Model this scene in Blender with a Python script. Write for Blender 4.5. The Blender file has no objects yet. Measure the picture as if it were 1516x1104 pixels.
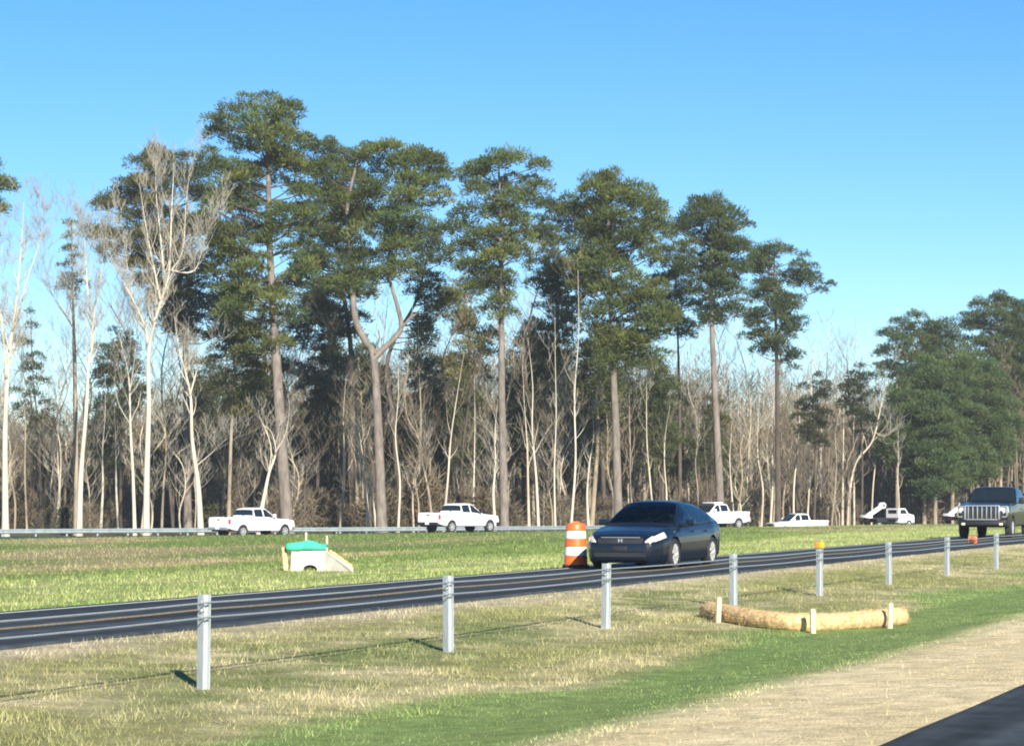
import bpy, bmesh, math, random
import numpy as np
from mathutils import Vector, Matrix

# ------------------------------------------------------------------ camera, sky, sun
F = 3600.0                      # focal length in photo pixels (1516 wide)
CX, HY = 758.0, 736.0           # optical axis column, horizon row
CZ = 1.55                       # eye height above the highway
AL = math.radians(21.4)         # the roads run this far right of the view axis
SA, CA = math.sin(AL), math.cos(AL)
scene = bpy.context.scene
C = scene.collection
cam = bpy.data.objects.new('camera', bpy.data.cameras.new('camera'))
C.objects.link(cam)
cam.location = (0, 0, CZ)
cam.rotation_euler = (math.radians(90), 0, 0)
cam.data.sensor_width = 36.0
cam.data.lens = 36.0 * F / 1516.0
cam.data.shift_y = (HY - 552.0) / 1516.0
cam.data.clip_start = 0.5
cam.data.clip_end = 3000
scene.camera = cam

SUN_EL, SUN_AZ = math.radians(25), math.radians(163)    # azimuth clockwise from +Y
w = bpy.data.worlds.new("World"); scene.world = w; w.use_nodes = True
wn = w.node_tree.nodes; wl = w.node_tree.links
sky = wn.new('ShaderNodeTexSky'); sky.sky_type = 'NISHITA'; sky.sun_disc = False
sky.sun_elevation = SUN_EL; sky.sun_rotation = SUN_AZ
sky.air_density = 1.0; sky.dust_density = 0.0; sky.ozone_density = 3.0; sky.altitude = 2000
hs = wn.new('ShaderNodeHueSaturation'); hs.inputs['Saturation'].default_value = 1.28
wl.new(sky.outputs[0], hs.inputs['Color']); wl.new(hs.outputs[0], wn['Background'].inputs[0])
wn['Background'].inputs[1].default_value = 0.077
sd = bpy.data.lights.new('sun', 'SUN'); sd.energy = 5.0; sd.angle = math.radians(0.53); sd.color = (1.0, 0.935, 0.82)
so = bpy.data.objects.new('sun', sd); C.objects.link(so)
tosun = Vector((math.sin(SUN_AZ)*math.cos(SUN_EL), math.cos(SUN_AZ)*math.cos(SUN_EL), math.sin(SUN_EL)))
so.rotation_euler = tosun.to_track_quat('Z', 'Y').to_euler()
so.location = (30, -60, 60)
scene.view_settings.view_transform = 'Standard'; scene.view_settings.look = 'None'
scene.view_settings.gamma = 1.0; scene.view_settings.use_curve_mapping = False
scene.view_settings.exposure = 1.0
scene.render.engine = 'CYCLES'
scene.cycles.max_bounces = 5; scene.cycles.diffuse_bounces = 2; scene.cycles.glossy_bounces = 3
scene.cycles.transmission_bounces = 3; scene.cycles.transparent_max_bounces = 4
scene.cycles.filter_width = 1.9
scene.cycles.use_adaptive_sampling = True

R = np.random.default_rng(7)
random.seed(7)

# ------------------------------------------------------------------ helpers
def tag(o, label=None, cat=None, group=None, kind=None):
    if label: o['label'] = label
    if cat: o['category'] = cat
    if group: o['group'] = group
    if kind: o['kind'] = kind
    return o

def thing(name, label, cat, loc=(0, 0, 0), rz=0, group=None):
    o = bpy.data.objects.new(name, None); C.objects.link(o)
    o.location = loc; o.rotation_euler = (0, 0, rz)
    return tag(o, label, cat, group)

def PX(x, y, zf):               # photo pixel at metres-per-pixel zf -> world point
    return ((x - CX) * zf, zf * F, CZ + (HY - y) * zf)

def road(s, L):                 # along-road metres, metres left of our own path
    return s * SA - L * CA, s * CA + L * SA

def at_xL(x, L):                # where the sight line through column x meets lateral offset L
    u = (x - CX) / F
    Y = L / (SA - u * CA)
    return u * Y, Y

class MB:
    def __init__(s): s.v = []; s.f = []; s.sm = []
    def add(s, vs, fs, smooth=False):
        b = len(s.v); s.v += [tuple(p) for p in vs]
        s.f += [tuple(i + b for i in f) for f in fs]; s.sm += [smooth] * len(fs)
    def box(s, c, d, rz=0, ry=0, rx=0, bev=0.0):
        bm = bmesh.new(); bmesh.ops.create_cube(bm, size=1)
        bmesh.ops.scale(bm, vec=d, verts=bm.verts)
        if bev:
            bmesh.ops.bevel(bm, geom=bm.edges[:], offset=bev, segments=2, profile=0.6, affect='EDGES')
        M = Matrix.Translation(c) @ Matrix.Rotation(rz, 4, 'Z') @ Matrix.Rotation(ry, 4, 'Y') @ Matrix.Rotation(rx, 4, 'X')
        bm.transform(M); bm.verts.index_update()
        s.add([v.co for v in bm.verts], [[v.index for v in f.verts] for f in bm.faces]); bm.free()
    def tube(s, pts, rad, n=8, cap=True):
        pts = [Vector(p) for p in pts]
        if not hasattr(rad, '__len__'): rad = [rad] * len(pts)
        vs, fs = [], []
        for i, p in enumerate(pts):
            d = (pts[min(i+1, len(pts)-1)] - pts[max(i-1, 0)])
            d = d.normalized() if d.length > 1e-9 else Vector((0, 0, 1))
            a = d.cross(Vector((0.31, 0.95, 0.05)))
            if a.length < 0.05: a = d.cross(Vector((1, 0, 0)))
            a.normalize(); b = d.cross(a)
            for k in range(n):
                t = 2 * math.pi * k / n
                vs.append(p + (a * math.cos(t) + b * math.sin(t)) * rad[i])
        for i in range(len(pts) - 1):
            for k in range(n):
                fs.append((i*n+k, i*n+(k+1) % n, (i+1)*n+(k+1) % n, (i+1)*n+k))
        if cap and n > 3:
            fs.append(tuple(range(n))[::-1]); fs.append(tuple((len(pts)-1)*n + k for k in range(n)))
        s.add(vs, fs, True)
    def lathe(s, prof, n=24, c=(0, 0, 0), axis='Z'):
        vs, fs = [], []
        for r, z in prof:
            for k in range(n):
                t = 2*math.pi*k/n; x, y = r*math.cos(t), r*math.sin(t)
                p = (x, y, z) if axis == 'Z' else (x, z, y)
                vs.append((p[0]+c[0], p[1]+c[1], p[2]+c[2]))
        for i in range(len(prof)-1):
            for k in range(n):
                q = (i*n+k, i*n+(k+1) % n, (i+1)*n+(k+1) % n, (i+1)*n+k)
                fs.append(q if axis == 'Z' else q[::-1])
        s.add(vs, fs, True)
    def prism(s, poly, t0, t1, plane='XZ'):
        n = len(poly)
        if plane == 'XZ': vs = [(a, t0, b) for a, b in poly] + [(a, t1, b) for a, b in poly]
        elif plane == 'XY': vs = [(a, b, t0) for a, b in poly] + [(a, b, t1) for a, b in poly]
        else: vs = [(t0, a, b) for a, b in poly] + [(t1, a, b) for a, b in poly]
        fs = [tuple(range(n)), tuple(range(2*n-1, n-1, -1))]
        fs += [(i, i+n, (i+1) % n + n, (i+1) % n) for i in range(n)]
        s.add(vs, fs)
    def build(s, name, m, parent=None, loc=None, sharp=35):
        me = bpy.data.meshes.new(name); me.from_pydata(s.v, [], s.f)
        me.materials.append(m)
        bm = bmesh.new(); bm.from_mesh(me)
        bmesh.ops.recalc_face_normals(bm, faces=bm.faces); bm.to_mesh(me); bm.free()
        me.polygons.foreach_set('use_smooth', s.sm)
        if sharp: me.set_sharp_from_angle(angle=math.radians(sharp))
        o = bpy.data.objects.new(name, me); C.objects.link(o)
        if parent: o.parent = parent
        if loc: o.location = loc
        return o

def soup(name, V, m, parent=None, tint=None, k=4):
    """V: (N,k,3) array of separate k-gons; tint: (N,3) own colour of each."""
    V = np.asarray(V, dtype=np.float32); N = V.shape[0]
    me = bpy.data.meshes.new(name)
    me.vertices.add(N*k); me.vertices.foreach_set('co', V.reshape(-1))
    me.loops.add(N*k); me.loops.foreach_set('vertex_index', np.arange(N*k, dtype=np.int32))
    me.polygons.add(N); me.polygons.foreach_set('loop_start', np.arange(0, N*k, k, dtype=np.int32))
    me.update(calc_edges=True)
    if tint is not None:
        a = me.color_attributes.new('tint', 'FLOAT_COLOR', 'POINT')
        c = np.ones((N, k, 4), dtype=np.float32); c[:, :, :3] = np.asarray(tint)[:, None, :]
        a.data.foreach_set('color', c.reshape(-1))
    me.materials.append(m)
    o = bpy.data.objects.new(name, me); C.objects.link(o)
    if parent: o.parent = parent
    return o

# ------------------------------------------------------------------ materials
def mat(name, col, rough=0.6, metal=0.0, var=0.0, scale=4.0, bump=0.0, coat=0.0, col2=None, spec=0.5, stretch=None, emit=None):
    m = bpy.data.materials.new(name); m.use_nodes = True
    nt = m.node_tree; b = nt.nodes['Principled BSDF']
    b.inputs['Base Color'].default_value = (*col, 1); b.inputs['Roughness'].default_value = rough
    b.inputs['Metallic'].default_value = metal; b.inputs['Specular IOR Level'].default_value = spec
    if coat: b.inputs['Coat Weight'].default_value = coat; b.inputs['Coat Roughness'].default_value = 0.04
    if var or bump:
        tc = nt.nodes.new('ShaderNodeTexCoord'); nz = nt.nodes.new('ShaderNodeTexNoise')
        nz.inputs['Scale'].default_value = scale; nz.inputs['Detail'].default_value = 6
        src = tc.outputs['Object']
        if stretch:
            mp = nt.nodes.new('ShaderNodeMapping'); mp.inputs['Scale'].default_value = stretch
            nt.links.new(src, mp.inputs[0]); src = mp.outputs[0]
        nt.links.new(src, nz.inputs['Vector'])
        if var:
            cr = nt.nodes.new('ShaderNodeValToRGB')
            c2 = col2 if col2 else tuple(min(1, c*(1+var)) for c in col)
            c1 = col if col2 else tuple(c*(1-var) for c in col)
            cr.color_ramp.elements[0].position = 0.35; cr.color_ramp.elements[1].position = 0.65
            cr.color_ramp.elements[0].color = (*c1, 1); cr.color_ramp.elements[1].color = (*c2, 1)
            nt.links.new(nz.outputs['Fac'], cr.inputs[0]); nt.links.new(cr.outputs[0], b.inputs['Base Color'])
        if bump:
            bp = nt.nodes.new('ShaderNodeBump'); bp.inputs['Strength'].default_value = bump; bp.inputs['Distance'].default_value = 0.02
            nt.links.new(nz.outputs['Fac'], bp.inputs['Height']); nt.links.new(bp.outputs[0], b.inputs['Normal'])
    return m

def leafmat(name, trans=0.3, rough=0.7):
    m = bpy.data.materials.new(name); m.use_nodes = True
    nt = m.node_tree; b = nt.nodes['Principled BSDF']; out = nt.nodes['Material Output']
    at = nt.nodes.new('ShaderNodeAttribute'); at.attribute_name = 'tint'
    b.inputs['Roughness'].default_value = rough; b.inputs['Specular IOR Level'].default_value = 0.25
    nt.links.new(at.outputs['Color'], b.inputs['Base Color'])
    if trans:
        t = nt.nodes.new('ShaderNodeBsdfTranslucent'); nt.links.new(at.outputs['Color'], t.inputs['Color'])
        mx = nt.nodes.new('ShaderNodeMixShader'); mx.inputs[0].default_value = trans
        nt.links.new(b.outputs[0], mx.inputs[1]); nt.links.new(t.outputs[0], mx.inputs[2])
        nt.links.new(mx.outputs[0], out.inputs['Surface'])
    return m

M = {}
M['asphalt'] = mat('asphalt', (0.027, 0.033, 0.038), 0.92, var=0.3, scale=3.0, bump=0.3, spec=0.2)
def wear(m):                    # long streaks of worn lighter surface along the direction of travel
    nt = m.node_tree; b = nt.nodes['Principled BSDF']; old = b.inputs['Base Color'].links[0].from_socket
    tc = nt.nodes.new('ShaderNodeTexCoord'); mp = nt.nodes.new('ShaderNodeMapping'); mp.vector_type = 'TEXTURE'
    mp.inputs['Rotation'].default_value = (0, 0, -AL); mp.inputs['Scale'].default_value = (0.45, 22, 1)
    nz = nt.nodes.new('ShaderNodeTexNoise'); nz.inputs['Scale'].default_value = 1.0; nz.inputs['Detail'].default_value = 5
    mr = nt.nodes.new('ShaderNodeMapRange'); mr.inputs[1].default_value = 0.38; mr.inputs[2].default_value = 0.66; mr.inputs[3].default_value = 0.75; mr.inputs[4].default_value = 2.1
    vm = nt.nodes.new('ShaderNodeVectorMath'); vm.operation = 'SCALE'
    nt.links.new(tc.outputs['Object'], mp.inputs[0]); nt.links.new(mp.outputs[0], nz.inputs['Vector']); nt.links.new(nz.outputs['Fac'], mr.inputs[0])
    nt.links.new(old, vm.inputs[0]); nt.links.new(mr.outputs[0], vm.inputs['Scale']); nt.links.new(vm.outputs[0], b.inputs['Base Color'])
wear(M['asphalt'])
M['marking'] = mat('marking', (0.75, 0.75, 0.72), 0.7, var=0.12, scale=9)
M['galv'] = mat('galvanised', (0.46, 0.50, 0.51), 0.45, 0.35, var=0.14, scale=4, stretch=(3, 3, .6))
M['galv_dull'] = mat('galvanised_dull', (0.30, 0.35, 0.36), 0.5, 0.3, var=0.12, scale=3)
M['cable'] = mat('cable_steel', (0.42, 0.43, 0.43), 0.35, 0.5, var=0.1, scale=30)
M['cable_rust'] = mat('cable_steel_shaded', (0.26, 0.205, 0.14), 0.55, 0.3, var=0.2, scale=20)  # middle cable hangs on the far side; its shade is put into this brown
M['orange'] = mat('orange_plastic', (0.85, 0.13, 0.025), 0.45, var=0.08, scale=5)
M['white_sheet'] = mat('white_sheeting', (0.82, 0.82, 0.80), 0.4, var=0.05, scale=12)
M['rubber'] = mat('rubber', (0.022, 0.022, 0.024), 0.8, var=0.25, scale=6)
M['straw_roll'] = mat('straw_roll', (0.64, 0.44, 0.22), 0.95, var=0.3, scale=14, bump=1.0, stretch=(1, 1, 1))
M['wood'] = mat('pale_wood', (0.62, 0.52, 0.33), 0.8, var=0.15, scale=10)
M['concrete'] = mat('concrete', (0.60, 0.56, 0.48), 0.9, var=0.14, scale=3, bump=0.3)
M['green_fab'] = mat('green_fabric', (0.03, 0.42, 0.25), 0.7, var=0.2, scale=5, bump=0.4)
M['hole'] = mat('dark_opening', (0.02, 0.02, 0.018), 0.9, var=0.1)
M['stone'] = mat('stone', (0.5, 0.47, 0.38), 0.9, var=0.2, scale=10, bump=0.4)
M['pine_bark'] = mat('pine_bark', (0.12, 0.099, 0.082), 0.95, var=1, col2=(0.215, 0.182, 0.152), scale=2.2, bump=0.6, stretch=(1.5, 1.5, 0.5))
M['shaded_bark'] = mat('shaded_bark', (0.075, 0.058, 0.044), 0.95, var=0.35, scale=2.2, bump=0.6, stretch=(1.5, 1.5, 0.4))  # bark colour darkened to stand for trees and limbs in shade
M['white_bark'] = mat('white_bark', (0.50, 0.45, 0.36), 0.85, var=1, col2=(0.34, 0.28, 0.21), scale=1.1, bump=0.3, stretch=(1.6, 1.6, 0.35))
M['white_bark'].node_tree.nodes['Color Ramp'].color_ramp.elements[0].position = 0.52
M['white_bark'].node_tree.nodes['Color Ramp'].color_ramp.elements[1].position = 0.72
M['grey_bark'] = mat('grey_bark', (0.27, 0.22, 0.155), 0.95, var=0.3, scale=1.5, bump=0.3, stretch=(1, 1, 0.3))
M['tan_bark'] = mat('tan_bark', (0.46, 0.39, 0.29), 0.95, var=0.25, scale=1.5, bump=0.3, stretch=(1, 1, 0.3))
M['twig'] = mat('twigs', (0.235, 0.192, 0.13), 0.95, var=0.2, scale=1)
M['twig_pale'] = mat('pale_twigs', (0.40, 0.37, 0.30), 0.95, var=0.2, scale=1)
M['leaf'] = leafmat('needles', 0.35)
M['grass'] = leafmat('grass_blades', 0.3, 0.8)
M['brush'] = leafmat('brush', 0.1, 0.9)
M['navy'] = mat('navy_paint', (0.006, 0.010, 0.020), 0.22, 0.0, var=0.1, scale=1, coat=0.25, spec=0.35)
M['black_paint'] = mat('black_paint', (0.005, 0.006, 0.008), 0.22, 0.0, var=0.1, scale=1, coat=0.25, spec=0.35)
M['white_paint'] = mat('white_paint', (0.80, 0.80, 0.79), 0.3, 0.0, var=0.03, scale=1.2, coat=0.4)
M['black_trim'] = mat('black_trim', (0.018, 0.018, 0.02), 0.5, var=0.15, scale=6)
M['glass'] = mat('dark_glass', (0.012, 0.018, 0.024), 0.06, 0.0, var=0.05, scale=1, spec=0.7)
def tinted(name, tint):
    m = bpy.data.materials.new(name); m.use_nodes = True
    nt = m.node_tree; out = nt.nodes['Material Output']; nt.nodes.remove(nt.nodes['Principled BSDF'])
    tr = nt.nodes.new('ShaderNodeBsdfTransparent'); tr.inputs[0].default_value = (*tint, 1)
    gl = nt.nodes.new('ShaderNodeBsdfGlossy'); gl.inputs['Roughness'].default_value = 0.03; gl.inputs['Color'].default_value = (1, 1, 1, 1)
    fr = nt.nodes.new('ShaderNodeFresnel'); fr.inputs['IOR'].default_value = 1.5
    mx = nt.nodes.new('ShaderNodeMixShader')
    nt.links.new(fr.outputs[0], mx.inputs[0]); nt.links.new(tr.outputs[0], mx.inputs[1]); nt.links.new(gl.outputs[0], mx.inputs[2]); nt.links.new(mx.outputs[0], out.inputs['Surface'])
    return m
M['car_glass'] = tinted('car_glass', (0.42, 0.48, 0.48))
M['chrome'] = mat('chrome', (0.55, 0.56, 0.57), 0.22, 0.7, var=0.05, scale=3)
M['alloy'] = mat('alloy', (0.68, 0.68, 0.66), 0.3, 0.5, var=0.06, scale=5)
M['lens'] = mat('headlight_lens', (0.62, 0.59, 0.47), 0.15, 0.0, var=0.08, scale=9, coat=0.6)
M['tail'] = mat('tail_lens', (0.42, 0.015, 0.02), 0.2, 0.0, var=0.1, scale=6, coat=0.5)
M['amber'] = mat('amber_reflector', (0.85, 0.36, 0.03), 0.35, var=0.1, scale=20)
M['seat'] = mat('seat_cloth', (0.05, 0.05, 0.055), 0.9, var=0.2, scale=8)

# ------------------------------------------------------------------ terrain
def vnoise(x, y, seed=0):
    x = np.asarray(x, float); y = np.asarray(y, float)
    xi = np.floor(x).astype(np.int64); yi = np.floor(y).astype(np.int64)
    fx = x - xi; fy = y - yi; fx = fx*fx*(3-2*fx); fy = fy*fy*(3-2*fy)
    def h(a, b):
        n = (a*374761393 + b*668265263 + seed*1442695041) & 0x7fffffff
        n = ((n ^ (n >> 13)) * 1274126177) & 0x7fffffff
        return ((n ^ (n >> 16)) & 0xffff) / 65535.0
    return (h(xi, yi)*(1-fx) + h(xi+1, yi)*fx)*(1-fy) + (h(xi, yi+1)*(1-fx) + h(xi+1, yi+1)*fx)*fy

def fbm(x, y, seed=0, o=4):
    t = 0; a = 0.5
    for i in range(o):
        t = t + a*vnoise(x*2**i, y*2**i, seed+i); a *= 0.5
    return t / (1 - 0.5**o)

PL = [-60, 3.3, 3.6, 5.7, 7.2, 8.7, 10.5, 13.2, 13.8, 18.6, 19.5, 22.8]
PZ = [-.04, -.04, -.05, -.13, -.26, -.23, -.15, .00, .01, -.03, -.07, -.2]
RXS = [-400, 0, 400, 800, 1080, 1300, 1500, 1900]
RZF = [.0375, .038, .0385, .040, .046, .055, .060, .066]
RYP = [799, 797, 791.5, 786.5, 780, 776.5, 775, 773]

def gz(X, Y):
    X = np.asarray(X, float); Y = np.asarray(Y, float)
    L = -X*CA + Y*SA
    near = np.interp(L, PL, PZ)
    Ys = np.maximum(Y, 1.0)
    px = np.clip(CX + F*X/Ys, -400, 1900); u = (px-CX)/F
    Y23 = 23/np.maximum(SA - u*CA, 0.06)
    zr_f = np.interp(px, RXS, RZF); yr = np.interp(px, RXS, RYP)
    Yr = np.maximum(zr_f*F, Y23 + 12); zr = CZ - (yr-HY)*Yr/F
    t = np.clip((Y-Y23)/(Yr-Y23), 0, 1)
    tt = t*0.65 + 0.35*t*t
    far = -0.2 + (zr+0.2)*tt
    zf = np.interp(px, [-400, 900, 1080, 1180, 1900], [-1.3, -1.3, -1.5, -2.0, -2.1])
    b = np.clip((Y-Yr)/7.0, 0, 1); b = b*b*(3-2*b)
    far = far*(1-b) + zf*b
    return np.where(L < 23, near, far)

def gz1(X, Y): return float(gz(X, Y))

def ground_colour(X, Y):
    L = -X*CA + Y*SA; s = X*SA + Y*CA
    n1 = fbm(s*0.16, L*0.45, 3); n2 = fbm(s*0.6, L*1.1, 11); n3 = fbm(s*0.035, L*0.12, 23); n4 = fbm(s*2.5, L*3.5, 31, 3)
    def mixc(a, b, t): return a*(1-t)[..., None] + b*t[..., None]
    def c(*v): return np.broadcast_to(np.array(v, float), X.shape + (3,))
    def band(v, a, b): return np.clip((v-a)/(b-a), 0, 1)
    straw = mixc(c(.62, .495, .27), c(.78, .655, .40), n2)
    green = mixc(c(.165, .245, .075), c(.225, .285, .095), n2)
    tan = mixc(mixc(c(.18, .205, .075), c(.29, .265, .12), band(n1, .35, .6)), c(.52, .445, .255), band(n2*0.5+n4*0.5, .40, .70))
    olive = mixc(c(.19, .215, .07), c(.29, .285, .11), n2)
    bright = mixc(c(.235, .305, .085), c(.40, .40, .17), band(n2, .35, .7))
    field = mixc(c(.115, .185, .045), c(.20, .245, .07), n2)
    dryf = mixc(c(.27, .235, .11), c(.38, .32, .17), n2)
    wob = (n1-0.5)*1.6
    col = mixc(straw, green, band(L+wob*0.5, 5.5, 6.1))
    t = band(L + wob*2.2 - np.clip((s-30)*0.02, -.3, .6), 8.1, 8.9); col = mixc(col, tan, t)
    col = np.where((L > 7.6)[..., None], mixc(col, olive, band(n1, .48, .6)*0.85*band(L, 8.4, 9.4)*(1-band(L, 12.2, 13.2))), col)
    gravel = mixc(c(.42, .36, .24), c(.52, .45, .31), n4)
    t = band(L, 12.6, 13.3)*(1-band(L, 15, 15.5)); col = mixc(col, gravel, t*(0.4+0.5*band(n2, .35, .6)))
    t = band(L, 17, 18.6); col = mixc(col, bright, t)
    # beyond the mown verge, in depth along the sight line
    Ys = np.maximum(Y, 1.0); px = CX + F*X/Ys
    edge = np.interp(px, [-300, 0, 300, 520, 860, 1100, 1300, 1600], [50, 50, 57, 62, 74, 95, 135, 220])
    t = band(Y + (n2-0.5)*10, edge, edge+5)*band(L, 18, 20)
    dry = band(n3 + 0.32*band(px, 330, 150)*band(px, -200, 60)*band(Y, 60, 90) - 0.10, .50, .66)
    col = mixc(col, mixc(field, dryf, dry), t)
    # litter under the trees
    zr = np.interp(px, RXS, RZF)*F
    t = band(Y, zr+10, zr+16)*band(L, 22, 30); col = mixc(col, mixc(c(.10, .075, .045), c(.15, .13, .06), n2), t)
    return col

def grid_mesh(name, X, Y, Z, m, cols=None):
    n, k = X.shape
    me = bpy.data.meshes.new(name)
    V = np.stack([X, Y, Z], -1).reshape(-1, 3).astype(np.float32)
    i, j = np.meshgrid(np.arange(n-1), np.arange(k-1), indexing='ij')
    q = np.stack([i*k+j, (i+1)*k+j, (i+1)*k+j+1, i*k+j+1], -1).reshape(-1, 4)[:, ::-1]
    me.vertices.add(len(V)); me.vertices.foreach_set('co', V.reshape(-1))
    me.loops.add(q.size); me.loops.foreach_set('vertex_index', q.reshape(-1).astype(np.int32))
    me.polygons.add(len(q)); me.polygons.foreach_set('loop_start', np.arange(0, q.size, 4, dtype=np.int32))
    me.update(calc_edges=True)
    if cols is not None:
        a = me.color_attributes.new('tint', 'FLOAT_COLOR', 'POINT')
        cc = np.ones((len(V), 4), np.float32); cc[:, :3] = cols.reshape(-1, 3)
        a.data.foreach_set('color', cc.reshape(-1))
    me.polygons.foreach_set('use_smooth', np.ones(len(q), bool))
    me.materials.append(m)
    o = bpy.data.objects.new(name, me); C.objects.link(o)
    return o

def ground_mat():
    m = bpy.data.materials.new('turf'); m.use_nodes = True
    nt = m.node_tree; b = nt.nodes['Principled BSDF']
    at = nt.nodes.new('ShaderNodeAttribute'); at.attribute_name = 'tint'
    tc = nt.nodes.new('ShaderNodeTexCoord')
    n1 = nt.nodes.new('ShaderNodeTexNoise'); n1.inputs['Scale'].default_value = 3.2; n1.inputs['Detail'].default_value = 8; n1.inputs['Roughness'].default_value = 0.75
    n2 = nt.nodes.new('ShaderNodeTexNoise'); n2.inputs['Scale'].default_value = 38; n2.inputs['Detail'].default_value = 5
    nt.links.new(tc.outputs['Object'], n1.inputs['Vector']); nt.links.new(tc.outputs['Object'], n2.inputs['Vector'])
    mr = nt.nodes.new('ShaderNodeMapRange'); mr.inputs[1].default_value = 0.3; mr.inputs[2].default_value = 0.7; mr.inputs[3].default_value = 0.6; mr.inputs[4].default_value = 1.36
    mr2 = nt.nodes.new('ShaderNodeMapRange'); mr2.inputs[1].default_value = 0.3; mr2.inputs[2].default_value = 0.7; mr2.inputs[3].default_value = 0.75; mr2.inputs[4].default_value = 1.22
    nt.links.new(n1.outputs['Fac'], mr.inputs[0]); nt.links.new(n2.outputs['Fac'], mr2.inputs[0])
    mu = nt.nodes.new('ShaderNodeMath'); mu.operation = 'MULTIPLY'
    nt.links.new(mr.outputs[0], mu.inputs[0]); nt.links.new(mr2.outputs[0], mu.inputs[1])
    vm = nt.nodes.new('ShaderNodeVectorMath'); vm.operation = 'SCALE'
    nt.links.new(at.outputs['Color'], vm.inputs[0]); nt.links.new(mu.outputs[0], vm.inputs['Scale'])
    nt.links.new(vm.outputs[0], b.inputs['Base Color'])
    b.inputs['Roughness'].default_value = 0.95; b.inputs['Specular IOR Level'].default_value = 0.1
    ad = nt.nodes.new('ShaderNodeMath'); ad.operation = 'ADD'
    nt.links.new(n1.outputs['Fac'], ad.inputs[0]); nt.links.new(n2.outputs['Fac'], ad.inputs[1])
    bp = nt.nodes.new('ShaderNodeBump'); bp.inputs['Strength'].default_value = 0.7; bp.inputs['Distance'].default_value = 0.05
    nt.links.new(ad.outputs[0], bp.inputs['Height']); nt.links.new(bp.outputs[0], b.inputs['Normal'])
    return m
M['turf'] = ground_mat()

sl = np.concatenate([np.arange(-40, 0, 4), np.arange(0, 70, 0.35), np.arange(70, 200, 1.5), np.arange(200, 462, 4)])
Ll = np.unique(np.round(np.concatenate([np.arange(-60, 0, 6), np.arange(0, 24, 0.3), np.array(PL), np.arange(24, 160, 1.2), np.arange(160, 332, 6)]), 2))
Ll = Ll[np.concatenate([[True], np.diff(Ll) > 0.04])]
S_, L_ = np.meshgrid(sl, Ll, indexing='ij')
GX, GY = S_*SA - L_*CA, S_*CA + L_*SA
GZ = gz(GX, GY)
onroad = ((L_ < 3.5) | ((L_ > 13.5) & (L_ < 19)))
GZ = GZ + np.where(onroad | (L_ > 40), 0, (fbm(S_*0.8, L_*1.2, 5)-0.5)*0.05*np.clip((L_-3.4)/0.6, 0, 1))
tag(grid_mesh('ground', GX, GY, GZ, M['turf'], ground_colour(GX, GY)), kind='structure')

def road_strip(name, rows, m):
    """rows: list of (left xyz, right xyz); gives a slab with skirts."""
    mb = MB(); vs = []; fs = []
    for a, b in rows:
        vs += [(a[0], a[1], a[2]-0.25), a, b, (b[0], b[1], b[2]-0.25)]
    for i in range(len(rows)-1):
        for k in range(3): fs.append((i*4+k, i*4+k+1, i*4+4+k+1, i*4+4+k))
    mb.add(vs, fs); o = mb.build(name, m, sharp=None); return tag(o, kind='structure')

ss = list(np.arange(-30, 200, 2.0)) + list(np.arange(200, 456, 25))
road_strip('highway_pavement', [((*road(s, 3.41+0.008*math.sin(s*1.7)), 0.0), (*road(s, -9.0), 0.0)) for s in ss], M['asphalt'])
road_strip('ramp_road', [((*road(s, 18.55+0.03*math.sin(s*1.3)), 0.0), (*road(s, 13.75+0.05*math.sin(s*0.9)), 0.045)) for s in ss], M['asphalt'])
def marking(name, L0, L1, m):
    zf = lambda L: np.interp(L, [13.75, 18.55], [.045, 0.0]) + 0.005
    mb = MB(); vs = []; fs = []
    for s in ss: vs += [(*road(s, L1), zf(L1)), (*road(s, L0), zf(L0))]
    for i in range(len(ss)-1): fs.append((i*2, i*2+1, i*2+3, i*2+2))
    mb.add(vs, fs); tag(mb.build(name, m, sharp=None), kind='structure')
marking('edge_line', 18.12, 18.24, M['marking'])

FR = np.array([(-120, 105), (-70, 128), (-40, 142), (-17, 154), (-2, 160), (8, 168.5), (17.5, 184), (26, 208), (36, 226), (52, 255), (80, 310), (110, 380)], float)
FRZ = [-.9, -.9, -.9, -.885, -.76, -.74, -.85, -1.42, -1.45, -1.5, -1.5, -1.5]
rows = []
for i, (x, y) in enumerate(FR):
    d = FR[min(i+1, len(FR)-1)] - FR[max(i-1, 0)]; d /= np.linalg.norm(d); n = np.array([-d[1], d[0]])*4.2
    rows.append(((x+n[0], y+n[1], FRZ[i]), (x-n[0], y-n[1], FRZ[i])))
road_strip('far_road', rows, M['asphalt'])

# ------------------------------------------------------------------ cable barrier
POSTS = [(301, 876, 1018), (664, 850, 962), (897, 831, 924), (1086, 816, 893), (1213, 808, 881), (1316, 800, 867), (1402, 794, 853), (1475, 789, 843), (1540, 784, 834), (1600, 780, 827)]
post_txt = ['galvanised steel post nearest the camera, leftmost and tallest in the cable barrier',
            'second galvanised post from the left, its bracket below the asphalt edge',
            'galvanised post standing in front of the bumper of the navy sedan',
            'galvanised post rising behind the left end of the straw roll',
            'galvanised post capped with an orange reflector',
            'galvanised post just right of the one with the orange reflector cap',
            'galvanised post standing to the left of the orange object by the black pickup',
            'farthest galvanised post, in front of the black pickup wheel',
            'galvanised post', 'galvanised post']
H_POST = 0.85
tops = []
RZ = math.atan2(CA, SA)          # heading of the roads
pm = MB()                        # rolled I section, two flanges and a web
for sx in (-0.036, 0.036): pm.box((sx, 0, H_POST/2 - 0.15), (0.008, 0.088, H_POST + 0.3))
pm.box((0, 0, H_POST/2 - 0.152), (0.063, 0.008, H_POST + 0.296))
proto = None
def post_point(x, L): return at_xL(x, L)
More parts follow.
